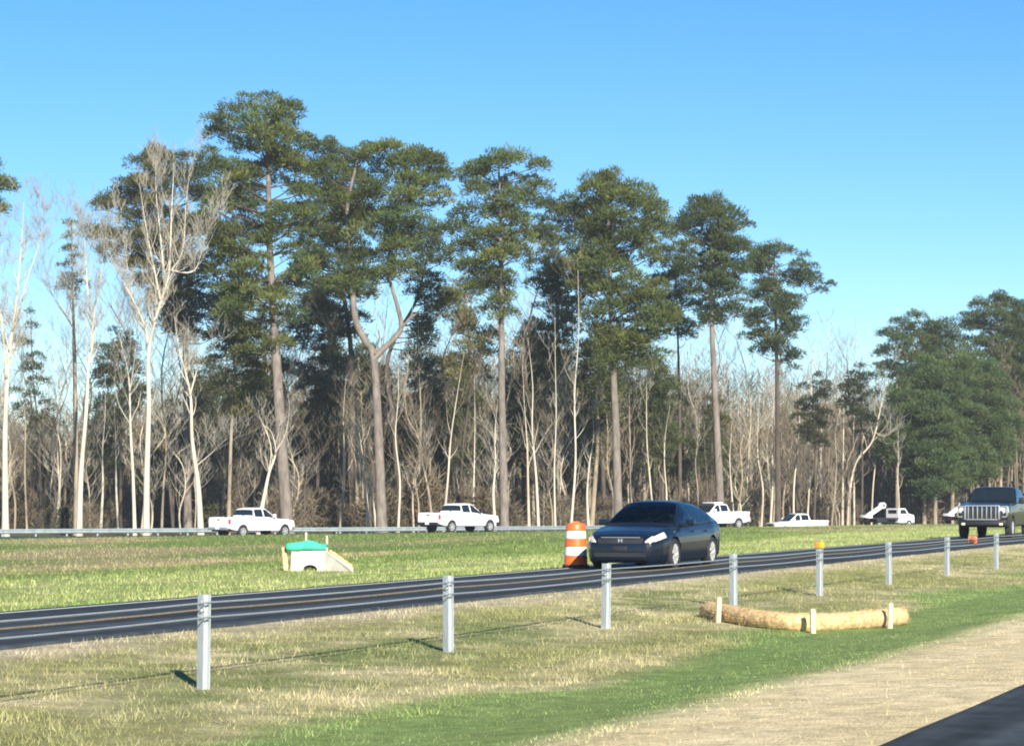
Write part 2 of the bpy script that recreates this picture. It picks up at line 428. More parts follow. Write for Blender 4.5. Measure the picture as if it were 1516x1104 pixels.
for i, (x, yt, yb) in enumerate(POSTS[:8]):
    X, Y = at_xL(x, 10.42)
    z = gz1(X, Y) - 0.005
    lean = [0.012, -0.006, 0.01, -0.004, 0.006, -0.01, 0.004, 0.0][i]
    t = thing('barrier_post', post_txt[i], 'barrier post', (X, Y, z), RZ, 'steel posts of the cable barrier')
    t.rotation_euler = (lean, 0.4*lean, RZ - 0.45)
    if proto is None:
        b = pm.build('post_shaft', M['galv'], t); proto = b
        hooks = []
        for h in (0.78, 0.71, 0.65):
            hk = MB()
            hk.tube([(-0.05, -0.030, H_POST-0.85+h), (-0.05, -0.068, H_POST-0.85+h), (-0.05, -0.068, H_POST-0.85+h+0.03)], 0.006, 6)
            hk.box((-0.047, -0.03, H_POST-0.85+h), (0.03, 0.026, 0.026))
            hooks.append(hk.build('cable_hook', M['galv'], t))
    else:
        for ch in [proto] + hooks:
            c = ch.copy(); C.objects.link(c); c.parent = t
    if i == 4:
        rf = MB(); rf.box((0, 0, H_POST+0.035), (0.115, 0.135, 0.11), bev=0.02); rf.build('reflector_cap', M['amber'], t)
    tops.append((X, Y, z))
# extend the run beyond the frame on both sides for the cables
d0 = np.array(tops[0]) - np.array(tops[1]); dN = np.array(tops[-1]) - np.array(tops[-2])
run = [tuple(np.array(tops[0]) + d0*k) for k in (3, 2, 1)] + tops + [tuple(np.array(tops[-1]) + dN*k) for k in (1, 2, 3, 4, 6)]
for h, nm, mm, lb in ((0.78, 'top', 'cable', 'uppermost steel cable strung along the galvanised barrier posts'),
                      (0.71, 'mid', 'cable_rust', 'brownish middle steel cable of the barrier posts'),
                      (0.65, 'low', 'cable', 'lowest steel cable of the roadside barrier posts')):
    pts = []
    off = -0.068 if nm != 'mid' else 0.062
    for a, b in zip(run[:-1], run[1:]):
        for k in range(6):
            f = k/6; p = np.array(a)*(1-f) + np.array(b)*f
            nx, ny = -CA, SA
            pts.append((p[0]+nx*off, p[1]+ny*off, p[2] + h - 0.05*f*(1-f)))
    mb = MB(); mb.tube(pts, 0.0088, 6)
    tag(mb.build('barrier_cable', M[mm]), lb, 'cable', 'steel cables of the barrier')

# ------------------------------------------------------------------ far guardrail
GR = [(-75, 138, -1.22), (-40, 152.5, -1.22), (-16, 163.5, -1.22), (-4, 169, -1.22), (4, 176, -1.24), (9, 182, -1.26), (15, 192, -1.4)]
gl = thing('guardrail', 'long grey metal guardrail running behind the white pickups along the tree line', 'guardrail', (0, 0, 0))
pts = []
for a, b in zip(GR[:-1], GR[1:]):
    n = max(2, int(math.dist(a, b)/2.0))
    for k in range(n): pts.append(tuple(a[i] + (b[i]-a[i])*k/n for i in range(3)))
pts.append(GR[-1])
prof = [(0.0, 0.43), (0.05, 0.47), (0.085, 0.51), (0.05, 0.55), (0.02, 0.585), (0.05, 0.62), (0.085, 0.66), (0.05, 0.70), (0.0, 0.74)]
mb = MB(); vs = []; fs = []
for i, p in enumerate(pts):
    d = np.array(pts[min(i+1, len(pts)-1)]) - np.array(pts[max(i-1, 0)]); d /= np.linalg.norm(d)
    n = np.array([d[1], -d[0]])
    for o_, z_ in prof: vs.append((p[0]+n[0]*o_, p[1]+n[1]*o_, p[2]+z_))
    for o_, z_ in prof[::-1]: vs.append((p[0]+n[0]*(o_-0.012), p[1]+n[1]*(o_-0.012), p[2]+z_))
np_ = len(prof)*2
for i in range(len(pts)-1):
    for k in range(np_): fs.append((i*np_+k, i*np_+(k+1) % np_, (i+1)*np_+(k+1) % np_, (i+1)*np_+k))
mb.add(vs, fs, True); mb.build('rail_beam', M['galv_dull'], gl)
gp = MB(); gp.box((0, 0, 0.30), (0.10, 0.15, 0.95)); gp0 = None
for i, p in enumerate(pts):
    if not (-42 < p[0] < 12): continue
    if gp0 is None: o = gp0 = gp.build('rail_post', M['galv_dull'], gl)
    else: o = gp0.copy(); C.objects.link(o); o.parent = gl
    o.location = (p[0]+0.04, p[1]+0.12, p[2]-0.05)
    o.rotation_euler = (0, 0, math.radians(25))

# ------------------------------------------------------------------ traffic drum
X, Y = at_xL(852.5, 18.2)
t = thing('traffic_drum', 'orange and white striped traffic drum at the road edge beside the navy sedan', 'traffic drum', (X, Y, 0.003))
bands = [(0.06, 0.27, 'orange'), (0.27, 0.46, 'white_sheet'), (0.46, 0.64, 'orange'), (0.64, 0.81, 'white_sheet')]
rr = lambda z: 0.265 - 0.055*z
for z0, z1, mm in bands:
    mb = MB(); mb.lathe([(rr(z0)-0.012, z0), (rr(z0), z0+0.012), (rr(z1), z1-0.012), (rr(z1)-0.012, z1)], 28)
    mb.build('orange_band' if mm == 'orange' else 'white_band', M[mm], t)
mb = MB(); mb.lathe([(rr(.81)-0.012, .81), (rr(.83), .822), (rr(.9), .92), (rr(.9)-0.025, .97), (0.14, 0.985), (0.13, 0.975), (0.0, 0.975)], 28)
mb.box((0, 0, 1.0), (0.17, 0.03, 0.035), rz=0.3, bev=0.01)
mb.build('drum_top', M['orange'], t)
mb = MB(); mb.lathe([(0.295, 0.0), (0.30, 0.05), (0.28, 0.075), (0.24, 0.075), (0.24, 0.0)], 28); mb.build('rubber_base', M['rubber'], t)

# ------------------------------------------------------------------ orange object in the road by the pickup
X, Y = at_xL(1441, 15.2)
t = thing('traffic_cone', 'small orange traffic cone lying on its side on the road before the black pickup', 'traffic cone', (X, Y, 0.03), RZ + 1.9)
mb = MB(); mb.lathe([(0.03, 0.42), (0.055, 0.40), (0.15, 0.06), (0.165, 0.03)], 20, axis='Y', c=(0, -0.2, 0.18)); mb.build('cone_body', M['orange'], t)
mb = MB(); mb.box((0, -0.19, 0.18), (0.36, 0.04, 0.36), bev=0.012); mb.build('cone_base', M['orange'], t); t.scale = (.8, .8, .62)

# ------------------------------------------------------------------ straw roll across the ditch
def ground_px(x, y):            # where the sight line through (x,y) meets the turf
    u = (x-CX)/F; v = (HY-y)/F
    lo, hi = 8.0, 170.0
    for Y in np.arange(8, 170, 0.05):
        if CZ + v*Y <= gz1(u*Y, Y): return u*Y, Y
    return u*hi, hi
path = [ground_px(x, y) for x, y in ((1046, 914), (1075, 920), (1105, 926), (1140, 931), (1175, 934), (1210, 934.5), (1245, 932.5), (1285, 929), (1320, 926), (1341, 924))]
rnd = random.Random(3)
t = thing('straw_roll', 'long tan straw erosion roll staked across the green ditch', 'straw roll', (path[5][0], path[5][1], gz1(*path[5])))
bx, by, bz = t.location
pts = []
for a, b in zip(path[:-1], path[1:]):
    for k in range(6):
        f = k/6; x = a[0]+(b[0]-a[0])*f; y = a[1]+(b[1]-a[1])*f
        pts.append((x-bx, y-by + 0.11, gz1(x, y)-bz + 0.105 + rnd.uniform(-.008, .008)))
pts = [Vector(p) for p in pts]
for _ in range(12): pts = [pts[0]] + [(pts[i-1]+pts[i]*2+pts[i+1])/4 for i in range(1, len(pts)-1)] + [pts[-1]]
rad = [0.130 + rnd.uniform(-0.008, 0.008) for _ in pts]
rad[0] = 0.10; rad[-1] = 0.105
mb = MB(); mb.tube(pts, rad, 18); mb.build('straw_tube', M['straw_roll'], t)
fz = []; ft = []
for _ in range(3600):
    i = rnd.randrange(1, len(pts)-1); p = Vector(pts[i]).lerp(Vector(pts[i+1]), rnd.random()); a = rnd.uniform(-.7, math.pi+.7)
    tang = (Vector(pts[i+1])-Vector(pts[i])).normalized(); side = Vector((tang.y, -tang.x, 0))
    o_ = side*math.cos(a) + Vector((0, 0, 1))*math.sin(a)
    c = p + o_*(rad[i] - 0.004); l = tang*rnd.uniform(-.08, .08) + o_*rnd.uniform(0.003, .018) + side*rnd.uniform(-.03, .03)
    wd = tang.cross(l).normalized()*0.004 if l.length > 1e-4 else side*0.004
    fz.append([c-wd, c+wd, c+l]); b_ = rnd.uniform(.75, 1.3); ft.append((.66*b_, .44*b_, .21*b_))
tag(soup('straw_fibre', np.array([[list(v) for v in q] for q in fz]), M['grass'], t, np.array(ft), 3), kind='stuff')
for x, yb, h, lb in ((1062, 920, 0.36, 'leftmost pale wooden stake, driven through the straw roll beside a barrier post'), (1202, 935.5, 0.33, 'pale wooden stake at the middle of the straw roll'), (1315.5, 928, 0.35, 'rightmost pale wooden stake at the straw roll end')):
    X, Y = ground_px(x, yb)
    mb = MB(); mb.prism([(-.034, -.1), (.034, -.1), (.036, h-.02), (.02, h), (-.03, h-.01)], -.02, .02)
    o = mb.build('wooden_stake', M['wood'], None, (X, Y-0.10, gz1(X, Y)-0.01)); o.rotation_euler = (rnd.uniform(-.05, .05), rnd.uniform(-.05, .05), 0.5)
    tag(o, lb, 'stake', 'stakes of the straw roll')
X, Y = ground_px(1278, 929)
bm = bmesh.new(); bmesh.ops.create_icosphere(bm, subdivisions=3, radius=0.06)
for v in bm.verts:
    n = float(fbm(v.co.x*22+5, v.co.y*22+v.co.z*15, 9, 3)); v.co *= 0.75+0.5*n; v.co.z *= 0.75
mb = MB(); mb.add([v.co for v in bm.verts], [[v.index for v in f.verts] for f in bm.faces], True); bm.free()
tag(mb.build('stone', M['stone'], None, (X, Y, gz1(X, Y)+0.03)), 'small pale stone lying in front of the straw roll', 'stone')

# ------------------------------------------------------------------ drain headwall with green cover
zf = 0.0163
Yh = zf*F
def hp(x, y, dy=0): return ((x-458)*zf, dy, (843.0-y)*zf)
g0 = gz1(PX(458, 843, zf)[0], Yh)
t = thing('drain_headwall', 'pale concrete drain headwall with slanting wing wall and dark pipe mouth', 'drain headwall', (PX(458, 843, zf)[0], Yh, CZ+(HY-843)*zf))
arch = [(448, 843.6)] + [(459 - 11*math.cos(a), 843.6 - 8.0*math.sin(a)) for a in np.linspace(0.25, math.pi-0.25, 9)] + [(470, 843.6)]
poly = [(431, 846), (431, 815), (493, 815), (493, 846)]
front = [(x, y) for x, y in ((470, 846), (481, 846), (480, 815), (478, 814), (432, 815), (430, 846), (448, 846))] + arch[0:]
mb = MB(); mb.prism([(hp(x, y)[0], hp(x, y)[2]) for x, y in front], 0.0, 0.35); mb.build('front_wall', M['concrete'], t)
mb = MB()
mb.add([hp(480.3, 815, 0.02), hp(521, 840.5, -0.75), hp(523, 847, -0.75), hp(480.3, 847, 0.02), hp(482, 814.5, 0.25), hp(525, 839.5, -0.5), hp(526, 847, -0.5), hp(482, 847, 0.25)],
       [(0, 1, 2, 3), (4, 7, 6, 5), (0, 4, 5, 1), (1, 5, 6, 2), (2, 6, 7, 3), (3, 7, 4, 0)]); mb.build('wing_wall', M['concrete'], t)
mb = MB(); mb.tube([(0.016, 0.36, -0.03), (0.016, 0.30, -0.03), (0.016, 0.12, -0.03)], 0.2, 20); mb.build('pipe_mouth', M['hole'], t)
wl_ = t.location.copy()
fb = []
n = 15
mb = MB(); vs = []; fs = []
for i in range(n+1):
    f = i/n; x = 423.5 + f*60
    top = np.interp(x, [423, 430, 445, 455, 466, 474, 484], [805, 803.5, 802.5, 799.5, 801.5, 806, 805]) + rnd.uniform(-.3, .3)
    bot = np.interp(x, [423, 430, 484], [812, 814, 812.5]) + rnd.uniform(-.4, .4)
    y0 = -0.02 + rnd.uniform(-.012, .012)
    vs += [hp(x, bot, y0-.05), hp(x, (bot+top)/2, y0-.03), hp(x, top, 0.0), hp(x, top-.3, .22), hp(x, bot-3, 0.42)]
for i in range(n):
    for k in range(4): fs.append((i*5+k, i*5+k+1, i*5+5+k+1, i*5+5+k))
mb.add(vs, fs, False); o = mb.build('filter_cover', M['green_fab'], None, wl_, sharp=25)
sm_ = o.modifiers.new('thick', 'SOLIDIFY'); sm_.thickness = 0.012; sm_.offset = 0
tag(o, 'bright green filter fabric draped over the top of the concrete drain headwall', 'filter fabric')
for xs_, lb in (((419, 812, 424, 845), 'short tan straw roll leaning on the left side of the drain headwall'), ((488, 816, 523, 838), 'thin tan straw roll lying on the slanting right wing of the drain headwall')):
    a = hp(xs_[0], xs_[1], 0.25 if xs_[0] < 450 else 0.14); b = hp(xs_[2], xs_[3], -0.12 if xs_[0] < 450 else -0.42)
    mb = MB(); ptsr = [tuple(a[i]+(b[i]-a[i])*k/8 + rnd.uniform(-.01, .01) for i in range(3)) for k in range(9)]
    mb.tube(ptsr, [0.07+rnd.uniform(-.01, .01) if xs_[0] < 450 else 0.045+rnd.uniform(-.008, .008) for _ in ptsr], 12)
    tag(mb.build('straw_wattle', M['straw_roll'], None, wl_), lb, 'straw roll')
for x, yt, lb in ((451, 788.5, 'pale marker stake behind the green filter fabric, left one of two'), (482, 793, 'pale marker stake at the right end of the green filter fabric')):
    a = hp(x, yt, 0.45)
    mb = MB(); mb.box((a[0], 0.46, (a[2]-0.1)/2), (0.045, 0.03, a[2]+0.1)); tag(mb.build('marker_stake', M['wood'], None, wl_), lb, 'stake', 'stakes behind the drain')

# ------------------------------------------------------------------ vehicles
def loft(secfun, xs, classify, nj=30):
    """secfun(x) -> half section [(y,z)...] from bottom centre to top centre; classify(x,y,z,side)->part name or None.
    Returns {part: MB}; parts share one continuous surface."""
    rows = []
    for x in xs:
        sec = np.array(secfun(x), float)
        d = np.concatenate([[0], np.cumsum(np.hypot(*np.diff(sec, axis=0).T))]) + np.arange(len(sec))*1e-6
        rows.append((sec, d))
    nseg = len(rows[0][0]) - 1
    # the same share of points on every segment of the section, by its longest length
    ml = np.max([np.diff(r[1]) for r in rows], axis=0); cnt = np.maximum(1, np.round(ml/ml.sum()*nj).astype(int))
    G = []
    for (x, (sec, d)) in zip(xs, rows):
        p = [sec[0]]
        for i in range(nseg):
            for k in range(1, cnt[i]+1): p.append(sec[i] + (sec[i+1]-sec[i])*k/cnt[i])
        p = np.array(p)
        full = np.concatenate([p, (p*[-1, 1])[-2:0:-1]])
        G.append(np.column_stack([np.full(len(full), x), full]))
    G = np.array(G); n, k, _ = G.shape
    parts = {}
    def put(part, quad):
        if part not in parts: parts[part] = ({}, [], [])
        vm, vs, fs = parts[part]; f = []
        for key, co in quad:
            if key not in vm: vm[key] = len(vs); vs.append(tuple(co))
            f.append(vm[key])
        fs.append(tuple(f))
    for i in range(n-1):
        for j in range(k):
            q = [((a, b % k), G[a, b % k]) for a, b in ((i, j), (i, j+1), (i+1, j+1), (i+1, j))]
            c = np.mean([v for _, v in q], axis=0)
            p = classify(c[0], c[1], c[2])
            if p: put(p, q)
    for e in (0, n-1):
        half = k//2
        for j in range(half):      # end caps as strips across the width
            a, b, c2, d2 = j, j+1, (k-j-1) % k, (k-j) % k
            q = [((e, v), G[e, v]) for v in ([a, b, c2, d2] if a != d2 else [a, b, c2])]
            if b == c2: q = q[:3]
            if len(q) > 3 and q[0][0] == q[3][0]: q = q[:3]
            c = np.mean([v for _, v in q], axis=0)
            p = classify(c[0], c[1], c[2])
            if p: put(p, q)
    out = {}
    for p, (vm, vs, fs) in parts.items():
        mb = MB(); mb.add(vs, fs, True); out[p] = mb
    return out

def wheel(parent, c, r, wdt, spokes=5, rim_r=0.66, side=1, steel=False):
    o = thing('wheel', None, None, c); o.parent = parent
    mb = MB(); mb.lathe([(r*rim_r, -wdt/2*.9), (r*.93, -wdt/2), (r, -wdt/2*.72), (r, wdt/2*.72), (r*.93, wdt/2), (r*rim_r, wdt/2*.9)], 32, axis='Y'); mb.build('tyre', M['rubber'], o)
    rm = MB(); R_ = r*rim_r; y1 = side*wdt*0.42
    rm.lathe([(R_, -wdt*.4), (R_, y1), (R_*.9, y1*1.02), (R_*.86, y1*.6), (R_*.86, -wdt*.3)], 32, axis='Y')
    rm.lathe([(0.0, y1*.98), (R_*.24, y1*.98), (R_*.27, y1*.6)], 20, axis='Y')
    for k in range(spokes):
        a = 2*math.pi*k/spokes + 0.3
        for da in ((-0.09, 0.09) if spokes <= 6 else (0,)):
            rm.box((math.cos(a+da)*R_*.56, y1*.9, math.sin(a+da)*R_*.56), (R_*.72, 0.035, R_*(.16 if spokes <= 6 else .14)), ry=-(a+da))
    rm.build('rim', M['alloy'], o)
    dk = MB(); dk.lathe([(0, y1*.45), (R_*.86, y1*.45)], 28, axis='Y'); dk.build('brake_disc', M['black_trim'], o)
    return o

def place_vehicle(t, x, Y, z, heading):
    t.location = (x, Y, z); t.rotation_euler = (0, 0, heading)

# ---- navy sedan
def make_sedan():
    t = thing('sedan', 'dark navy four door sedan driving toward the orange striped drum', 'car')
    zt = lambda x: np.interp(x, [-2.41, -2.36, -2.2, -1.7, -1.0, .5, .95, 1.5, 2.0, 2.25, 2.36, 2.41], [.86, .98, 1.035, 1.03, .985, .945, .935, .885, .80, .73, .66, .56])
    hw = lambda x: np.interp(x, [-2.41, -2.3, -2.0, -1.5, 0, 1.2, 1.7, 2.05, 2.25, 2.36, 2.41], [.66, .79, .875, .905, .912, .905, .885, .84, .765, .68, .58])
    zb0 = lambda x: np.interp(x, [-2.41, -2.2, -1.8, 1.8, 2.3, 2.41], [.33, .24, .16, .14, .15, .22])
    WX, WR, WZ = 1.37, 0.375, 0.325
    def zb(x):
        b = zb0(x)
        for wx in (WX, -WX):
            if abs(x-wx) < WR: b = max(b, WZ + math.sqrt(WR**2 - (x-wx)**2))
        return b
    def sec(x):
        b0, b, tp, h = zb0(x), zb(x), zt(x), hw(x)
        P_ = [(0, b0), (h*.9, b0), (h*.965, b0+.06), (h*.985, b0+.25*(tp-b0)), (h, b0+.5*(tp-b0)), (h*.995, b0+.68*(tp-b0)), (h*.965, b0+.82*(tp-b0)), (h*.915, b0+.93*(tp-b0)), (h*.84, tp), (h*.45, tp+.022), (0, tp+.03)]
        return [(y, max(z, min(b, tp-.06)) if k < 7 else z) for k, (y, z) in enumerate(P_)]
    def cls(x, y, z):
        ay = abs(y)
        lo, hi = .585 + max(0, 2.36-x)*.20, .685 + max(0, 2.36-x)*.22
        if x > 1.83 and ay > .40 + max(0, .04-(x-2.3))*0 and lo < z < min(hi, zt(x)-.008) and ay > np.interp(z, [.58, .78], [.50, .60]): return 'headlight'
        if x > 2.3 and ay < .50 and .565 < z < .675: return 'grille'
        if x > 2.34 and ay < .52 and .27 < z < .36: return 'air_intake'
        if x > 2.0 and z < .56 - max(0, 2.2-x)*.3: return 'bumper'
        if x < -2.05 and ay > .52 and .78 < z < .96: return 'tail_light'
        if x < -2.15 and z < .72: return 'bumper_rear'
        if ay > .80 and -.95 < x < .98 and z > .28:
            if abs(x - 0.02) < .012: return 'seam'
            return 'door_f' + ('l' if y > 0 else 'r') if x > .02 else 'door_r' + ('l' if y > 0 else 'r')
        return 'body'
    xs = np.unique(np.round(np.concatenate([np.linspace(-2.41, 2.41, 150), np.linspace(1.8, 2.41, 60), np.linspace(-2.41, -2.3, 5)]), 4))
    pr = loft(sec, xs, cls, 76)
    obs = {}
    nm = {'body': ('body', 'navy'), 'headlight': ('headlight', 'lens'), 'grille': ('grille', 'black_trim'), 'air_intake': ('air_intake', 'black_trim'), 'bumper': ('bumper', 'navy'),
          'tail_light': ('tail_light', 'tail'), 'bumper_rear': ('bumper', 'navy'), 'seam': ('door_seam', 'black_trim')}
    for p, mb in pr.items():
        if p == 'headlight':
            for sgn in (1, -1):
                sub = split_side(mb, sgn); sub.build('headlight', M['lens'], t)
        elif p == 'tail_light':
            for sgn in (1, -1): split_side(mb, sgn).build('tail_light', M['tail'], t)
        elif p.startswith('door_'):
            if p not in obs: obs[p] = mb.build('door', M['navy'], t)
            s_ = 1 if p[-1] == 'l' else -1; x0 = .12 if p[5] == 'f' else -.85
            h = MB(); h.box((x0, s_*.918, .80), (.17, .03, .028), bev=.01); h.build('handle', M['navy'], obs[p])
        else: mb.build(nm[p][0], M[nm[p][1]], t)
    # greenhouse
    zr = lambda x: np.interp(x, [-2.0, -1.85, -1.5, -1.1, -.75, -.35, 0, .22, .45, .75, 1.05], [1.03, 1.085, 1.215, 1.345, 1.405, 1.44, 1.44, 1.415, 1.315, 1.145, .95])
    def sec2(x):
        base = zt(x) - .04; top = max(zr(x), base+.03); k = (top-base)/.47
        hb = .86*np.interp(x, [-2, -1.5, .6, 1.05], [.90, .97, 1, .95]); ht = hb - .235*k
        return [(0, base), (hb-.02, base), (hb, base+.02*k), (hb-.10*k, base+(top-base)*.5), (ht, base+(top-base)*.86), (ht-.05, base+(top-base)*.96), (ht-.14, top), (ht*.5, top+.018*k), (0, top+.026*k)]
    def cls2(x, y, z):
        ay = abs(y); base = zt(x)-.04; top = max(zr(x), base+.03); k = (top-base)/.47
        hb = .86*np.interp(x, [-2, -1.5, .6, 1.05], [.90, .97, 1, .95]); ht = hb-.235*k
        f = (z-base)/(top-base)
        if f > .955 and ay < ht-.03 and .26 < x < 1.0: return 'windshield'
        if f > .955 and ay < ht-.05 and -1.86 < x < -.92: return 'rear_window'
        if f < .90 and f > .10 and ay > .4 and ay > ht-.06 and -1.36 < x < .62 and k > .33:
            if abs(x+.02) < .05: return 'cabin'
            if abs(x+1.02) < .022: return 'cabin'
            return 'side_window' + ('l' if y > 0 else 'r') + ('f' if x > 0 else 'r')
        return 'cabin'
    pr = loft(sec2, np.linspace(-2.0, 1.05, 110), cls2, 40)
    for p, mb in pr.items():
        if p == 'cabin': mb.build('roof', M['navy'], t)
        elif p.startswith('side'): mb.build('side_window', M['car_glass'], t)
        else: mb.build(p, M['car_glass'], t)
    und = MB(); und.box((0, 0, .33), (4.1, 1.5, .2)); und.build('underbody', M['black_trim'], t)
    for sx in (1, -1):
        for sy in (1, -1): wheel(t, (sx*WX, sy*.80, .325), .325, .215, 6, .68, sy)
    for sy in (1, -1):
        m_ = MB(); m_.box((.62, sy*.99, .99), (.12, .20, .13), bev=.035); m_.box((.62, sy*.88, .95), (.05, .1, .03)); m_.build('mirror', M['navy'], t)
    g = MB()                       # emblem: two uprights and a bar in a ring
    for y in (-.035, .035): g.box((2.405, y, .62), (.03, .022, .085), bev=.005)
    g.box((2.405, 0, .62), (.028, .06, .022)); g.build('emblem', M['chrome'], t)
    g = MB(); g.box((2.37, 0, .685), (.06, .86, .018), bev=.006); g.build('grille_bar', M['chrome'], t)
    g = MB(); g.box((2.425, 0, .45), (.012, .32, .10), bev=.004); g.build('front_plate_holder', M['black_trim'], t)
    for sy in (1, -1):             # seats and steering wheel seen through the glass would be dark; mirror inside
        g = MB(); g.box((-.12, sy*.37, .98), (.16, .50, .40), bev=.06); g.box((-.15, sy*.37, 1.26), (.09, .27, .17), bev=.04); g.build('seat', M['seat'], t)
    g = MB(); g.box((-1.15, 0, 1.0), (.2, 1.3, .36), bev=.06); g.build('rear_bench', M['seat'], t)
    g = MB(); g.box((.66, 0, .94), (.34, 1.4, .12), bev=.05); g.build('dashboard', M['black_trim'], t)
    g = MB(); g.box((.36, 0, 1.30), (.03, .22, .06), bev=.012); g.build('rear_view_mirror', M['black_trim'], t)
    g = MB(); g.lathe([(.17, -.012), (.19, 0), (.17, .012)], 20, c=(0, 0, 0), axis='Y'); o = g.build('steering_wheel', M['black_trim'], t); o.location = (.42, .37, 1.0); o.rotation_euler = (0, .4, math.pi/2)
    for sy in (-1, 1):
        g = MB(); g.tube([(1.0, sy*.1, .975), (.80, sy*.1+.28, 1.10)], .008, 5); g.build('wiper', M['black_trim'], t)
    return t

def split_side(mb, sgn):
    keep = [f for f in mb.f if sgn*sum(mb.v[i][1] for i in f) > 0]
    idx = {}; o = MB(); vs = []; fs = []
    for f in keep:
        q = []
        for i in f:
            if i not in idx: idx[i] = len(vs); vs.append(mb.v[i])
            q.append(idx[i])
        fs.append(q)
    o.add(vs, fs, True); return o

# ---- crew cab pickup
def make_pickup(label, paint='white_paint', chrome=True, dark=False, L=5.85, rack=False, group=None, cab='crew', big_grille=False):
    t = thing('pickup_truck', label, 'pickup truck', group=group)
    hl = L/2; W = 1.0; wf, wr = hl-.98, -hl+1.22
    WR, WZ, TR = .455, .40, .395
    xb = {'crew': -.82, 'short': -.35}[cab]      # rear of cab
    dz = .15 if big_grille else 0.0
    zt = lambda x: dz + np.interp(x, [-hl, xb-.02, xb, 1.05, 1.3, hl-.5, hl-.12, hl-.03, hl], [1.30, 1.30, 1.30, 1.24, 1.20, 1.13, 1.07, 1.0, .88])
    hw = lambda x: np.interp(x, [-hl, -hl+.06, -hl+.3, 1.4, hl-.5, hl-.15, hl-.04, hl], [.92, .97, .99, .99, .97, .93, .88, .80])
    zb0 = lambda x: np.interp(x, [-hl, -hl+.3, wr-.5, wf+.4, hl-.2, hl], [.62, .52, .45, .42, .42, .50])
    def zb(x):
        b = zb0(x)
        for wx in (wf, wr):
            if abs(x-wx) < WR: b = max(b, WZ+math.sqrt(WR**2-(x-wx)**2))
        return b
    def sec(x):
        b0, b, tp, h = zb0(x), zb(x), zt(x), hw(x)
        bed = -hl+.07 < x < xb-.04
        P_ = [(0, b0), (h*.93, b0), (h*.98, b0+.05), (h*.99, b0+.3*(tp-b0)), (h, b0+.6*(tp-b0)), (h*.985, b0+.8*(tp-b0)), (h*.965, tp-.05), (h*.94, tp-.005)]
        P_ = [(y, max(z, min(b, tp-.08)) if k < 6 else z) for k, (y, z) in enumerate(P_)]
        if bed: P_ += [(h*.88, tp), (h*.87, tp-.03), (h*.86, .93), (h*.4, .92), (0, .92)]
        else: P_ += [(h*.88, tp), (h*.84, tp+.005), (h*.78, tp+.012), (h*.4, tp+.03), (0, tp+.035)]
        return P_
    def cls(x, y, z):
        ay = abs(y)
        if x > hl-.30 and .80+dz < z < 1.02+dz and ay > .66: return 'headlight'
        if x > hl-.09 and .70 < z < 1.02+dz*1.2 and ay < .64: return 'grille'
        if x > hl-.35 and z < .66: return 'bumper'
        if x < -hl+.16 and .88 < z < 1.2 and ay > .84: return 'tail_light'
        if x < -hl+.03 and z > .68 and ay < .80: return 'tailgate'
        if ay > .85 and z > .5 and xb+.04 < x < 1.12 and z < zt(x)-.03:
            mid = (xb+1.12)/2 - .05
            if cab == 'crew': return ('df' if x > mid else 'dr') + ('l' if y > 0 else 'r')
            return 'df' + ('l' if y > 0 else 'r') if x > xb+.25 else 'body'
        return 'body'
    xs = np.unique(np.round(np.concatenate([np.linspace(-hl, hl, 110), [-hl+.069, -hl+.071, xb-.039, xb-.041], np.linspace(hl-.12, hl, 7)]), 4))
    pr = loft(sec, xs, cls, 44)
    for p, mb in pr.items():
        if p == 'headlight':
            for s_ in (1, -1): split_side(mb, s_).build('headlight', M['lens'], t)
        elif p == 'tail_light':
            for s_ in (1, -1): split_side(mb, s_).build('tail_light', M['tail'], t)
        elif p[:2] in ('df', 'dr') and len(p) == 3:
            d = mb.build('door', M[paint], t); s_ = 1 if p[2] == 'l' else -1
            xm = min(v[0] for v in mb.v) + .14
            h = MB(); h.box((xm, s_*1.0, 1.08), (.20, .035, .04), bev=.01); h.build('handle', M['black_trim' if dark else paint], d)
        elif p == 'bumper': mb.build('bumper', M['black_trim' if dark else 'chrome'], t)
        elif p == 'grille': mb.build('grille', M['black_trim'], t)
        else: mb.build(p, M[paint], t)
    # cab
    zr = lambda x: np.interp(x, [xb-.06, xb-.02, xb+.10, xb+.35, .15, .38, .62, 1.0, 1.28], [1.28, 1.33, 1.83, 1.90, 1.915, 1.88, 1.72, 1.42, 1.20])
    def dims(x):
        base = zt(x)-.04; top = max(zr(x), base+.03); k = (top-base)/.66
        hb = .955; return base, top, k, hb, hb-.20*k
    def sec2(x):
        base, top, k, hb, ht = dims(x)
        return [(0, base), (hb-.02, base), (hb, base+.02*k), (hb-.10*k, base+(top-base)*.5), (ht, base+(top-base)*.86), (ht-.05, base+(top-base)*.96), (ht-.15, top), (ht*.5, top+.015*k), (0, top+.02*k)]
    def cls2(x, y, z):
        base, top, k, hb, ht = dims(x); ay = abs(y); f = (z-base)/(top-base)
        if f > .955 and ay < ht-.02 and .42 < x < 1.22: return 'windshield'
        if x < xb+.10 and ay < ht+.02 and z > 1.40 and z < 1.78: return 'rear_window'
        if .12 < f < .86 and ay > .5 and xb+.16 < x < .86 and k > .35 and z < zr(x)-.10:
            mid = (xb+1.12)/2 - .05
            if cab == 'crew' and abs(x-mid) < .05: return 'cabin'
            if cab != 'crew' and abs(x-(xb+.27)) < .05: return 'cabin'
            return 'side_window' + ('l' if y > 0 else 'r') + ('f' if x > mid else 'r')
        return 'cabin'
    pr = loft(sec2, np.unique(np.concatenate([np.linspace(xb-.06, 1.28, 70), np.linspace(xb-.06, xb+.12, 12)])), cls2, 40)
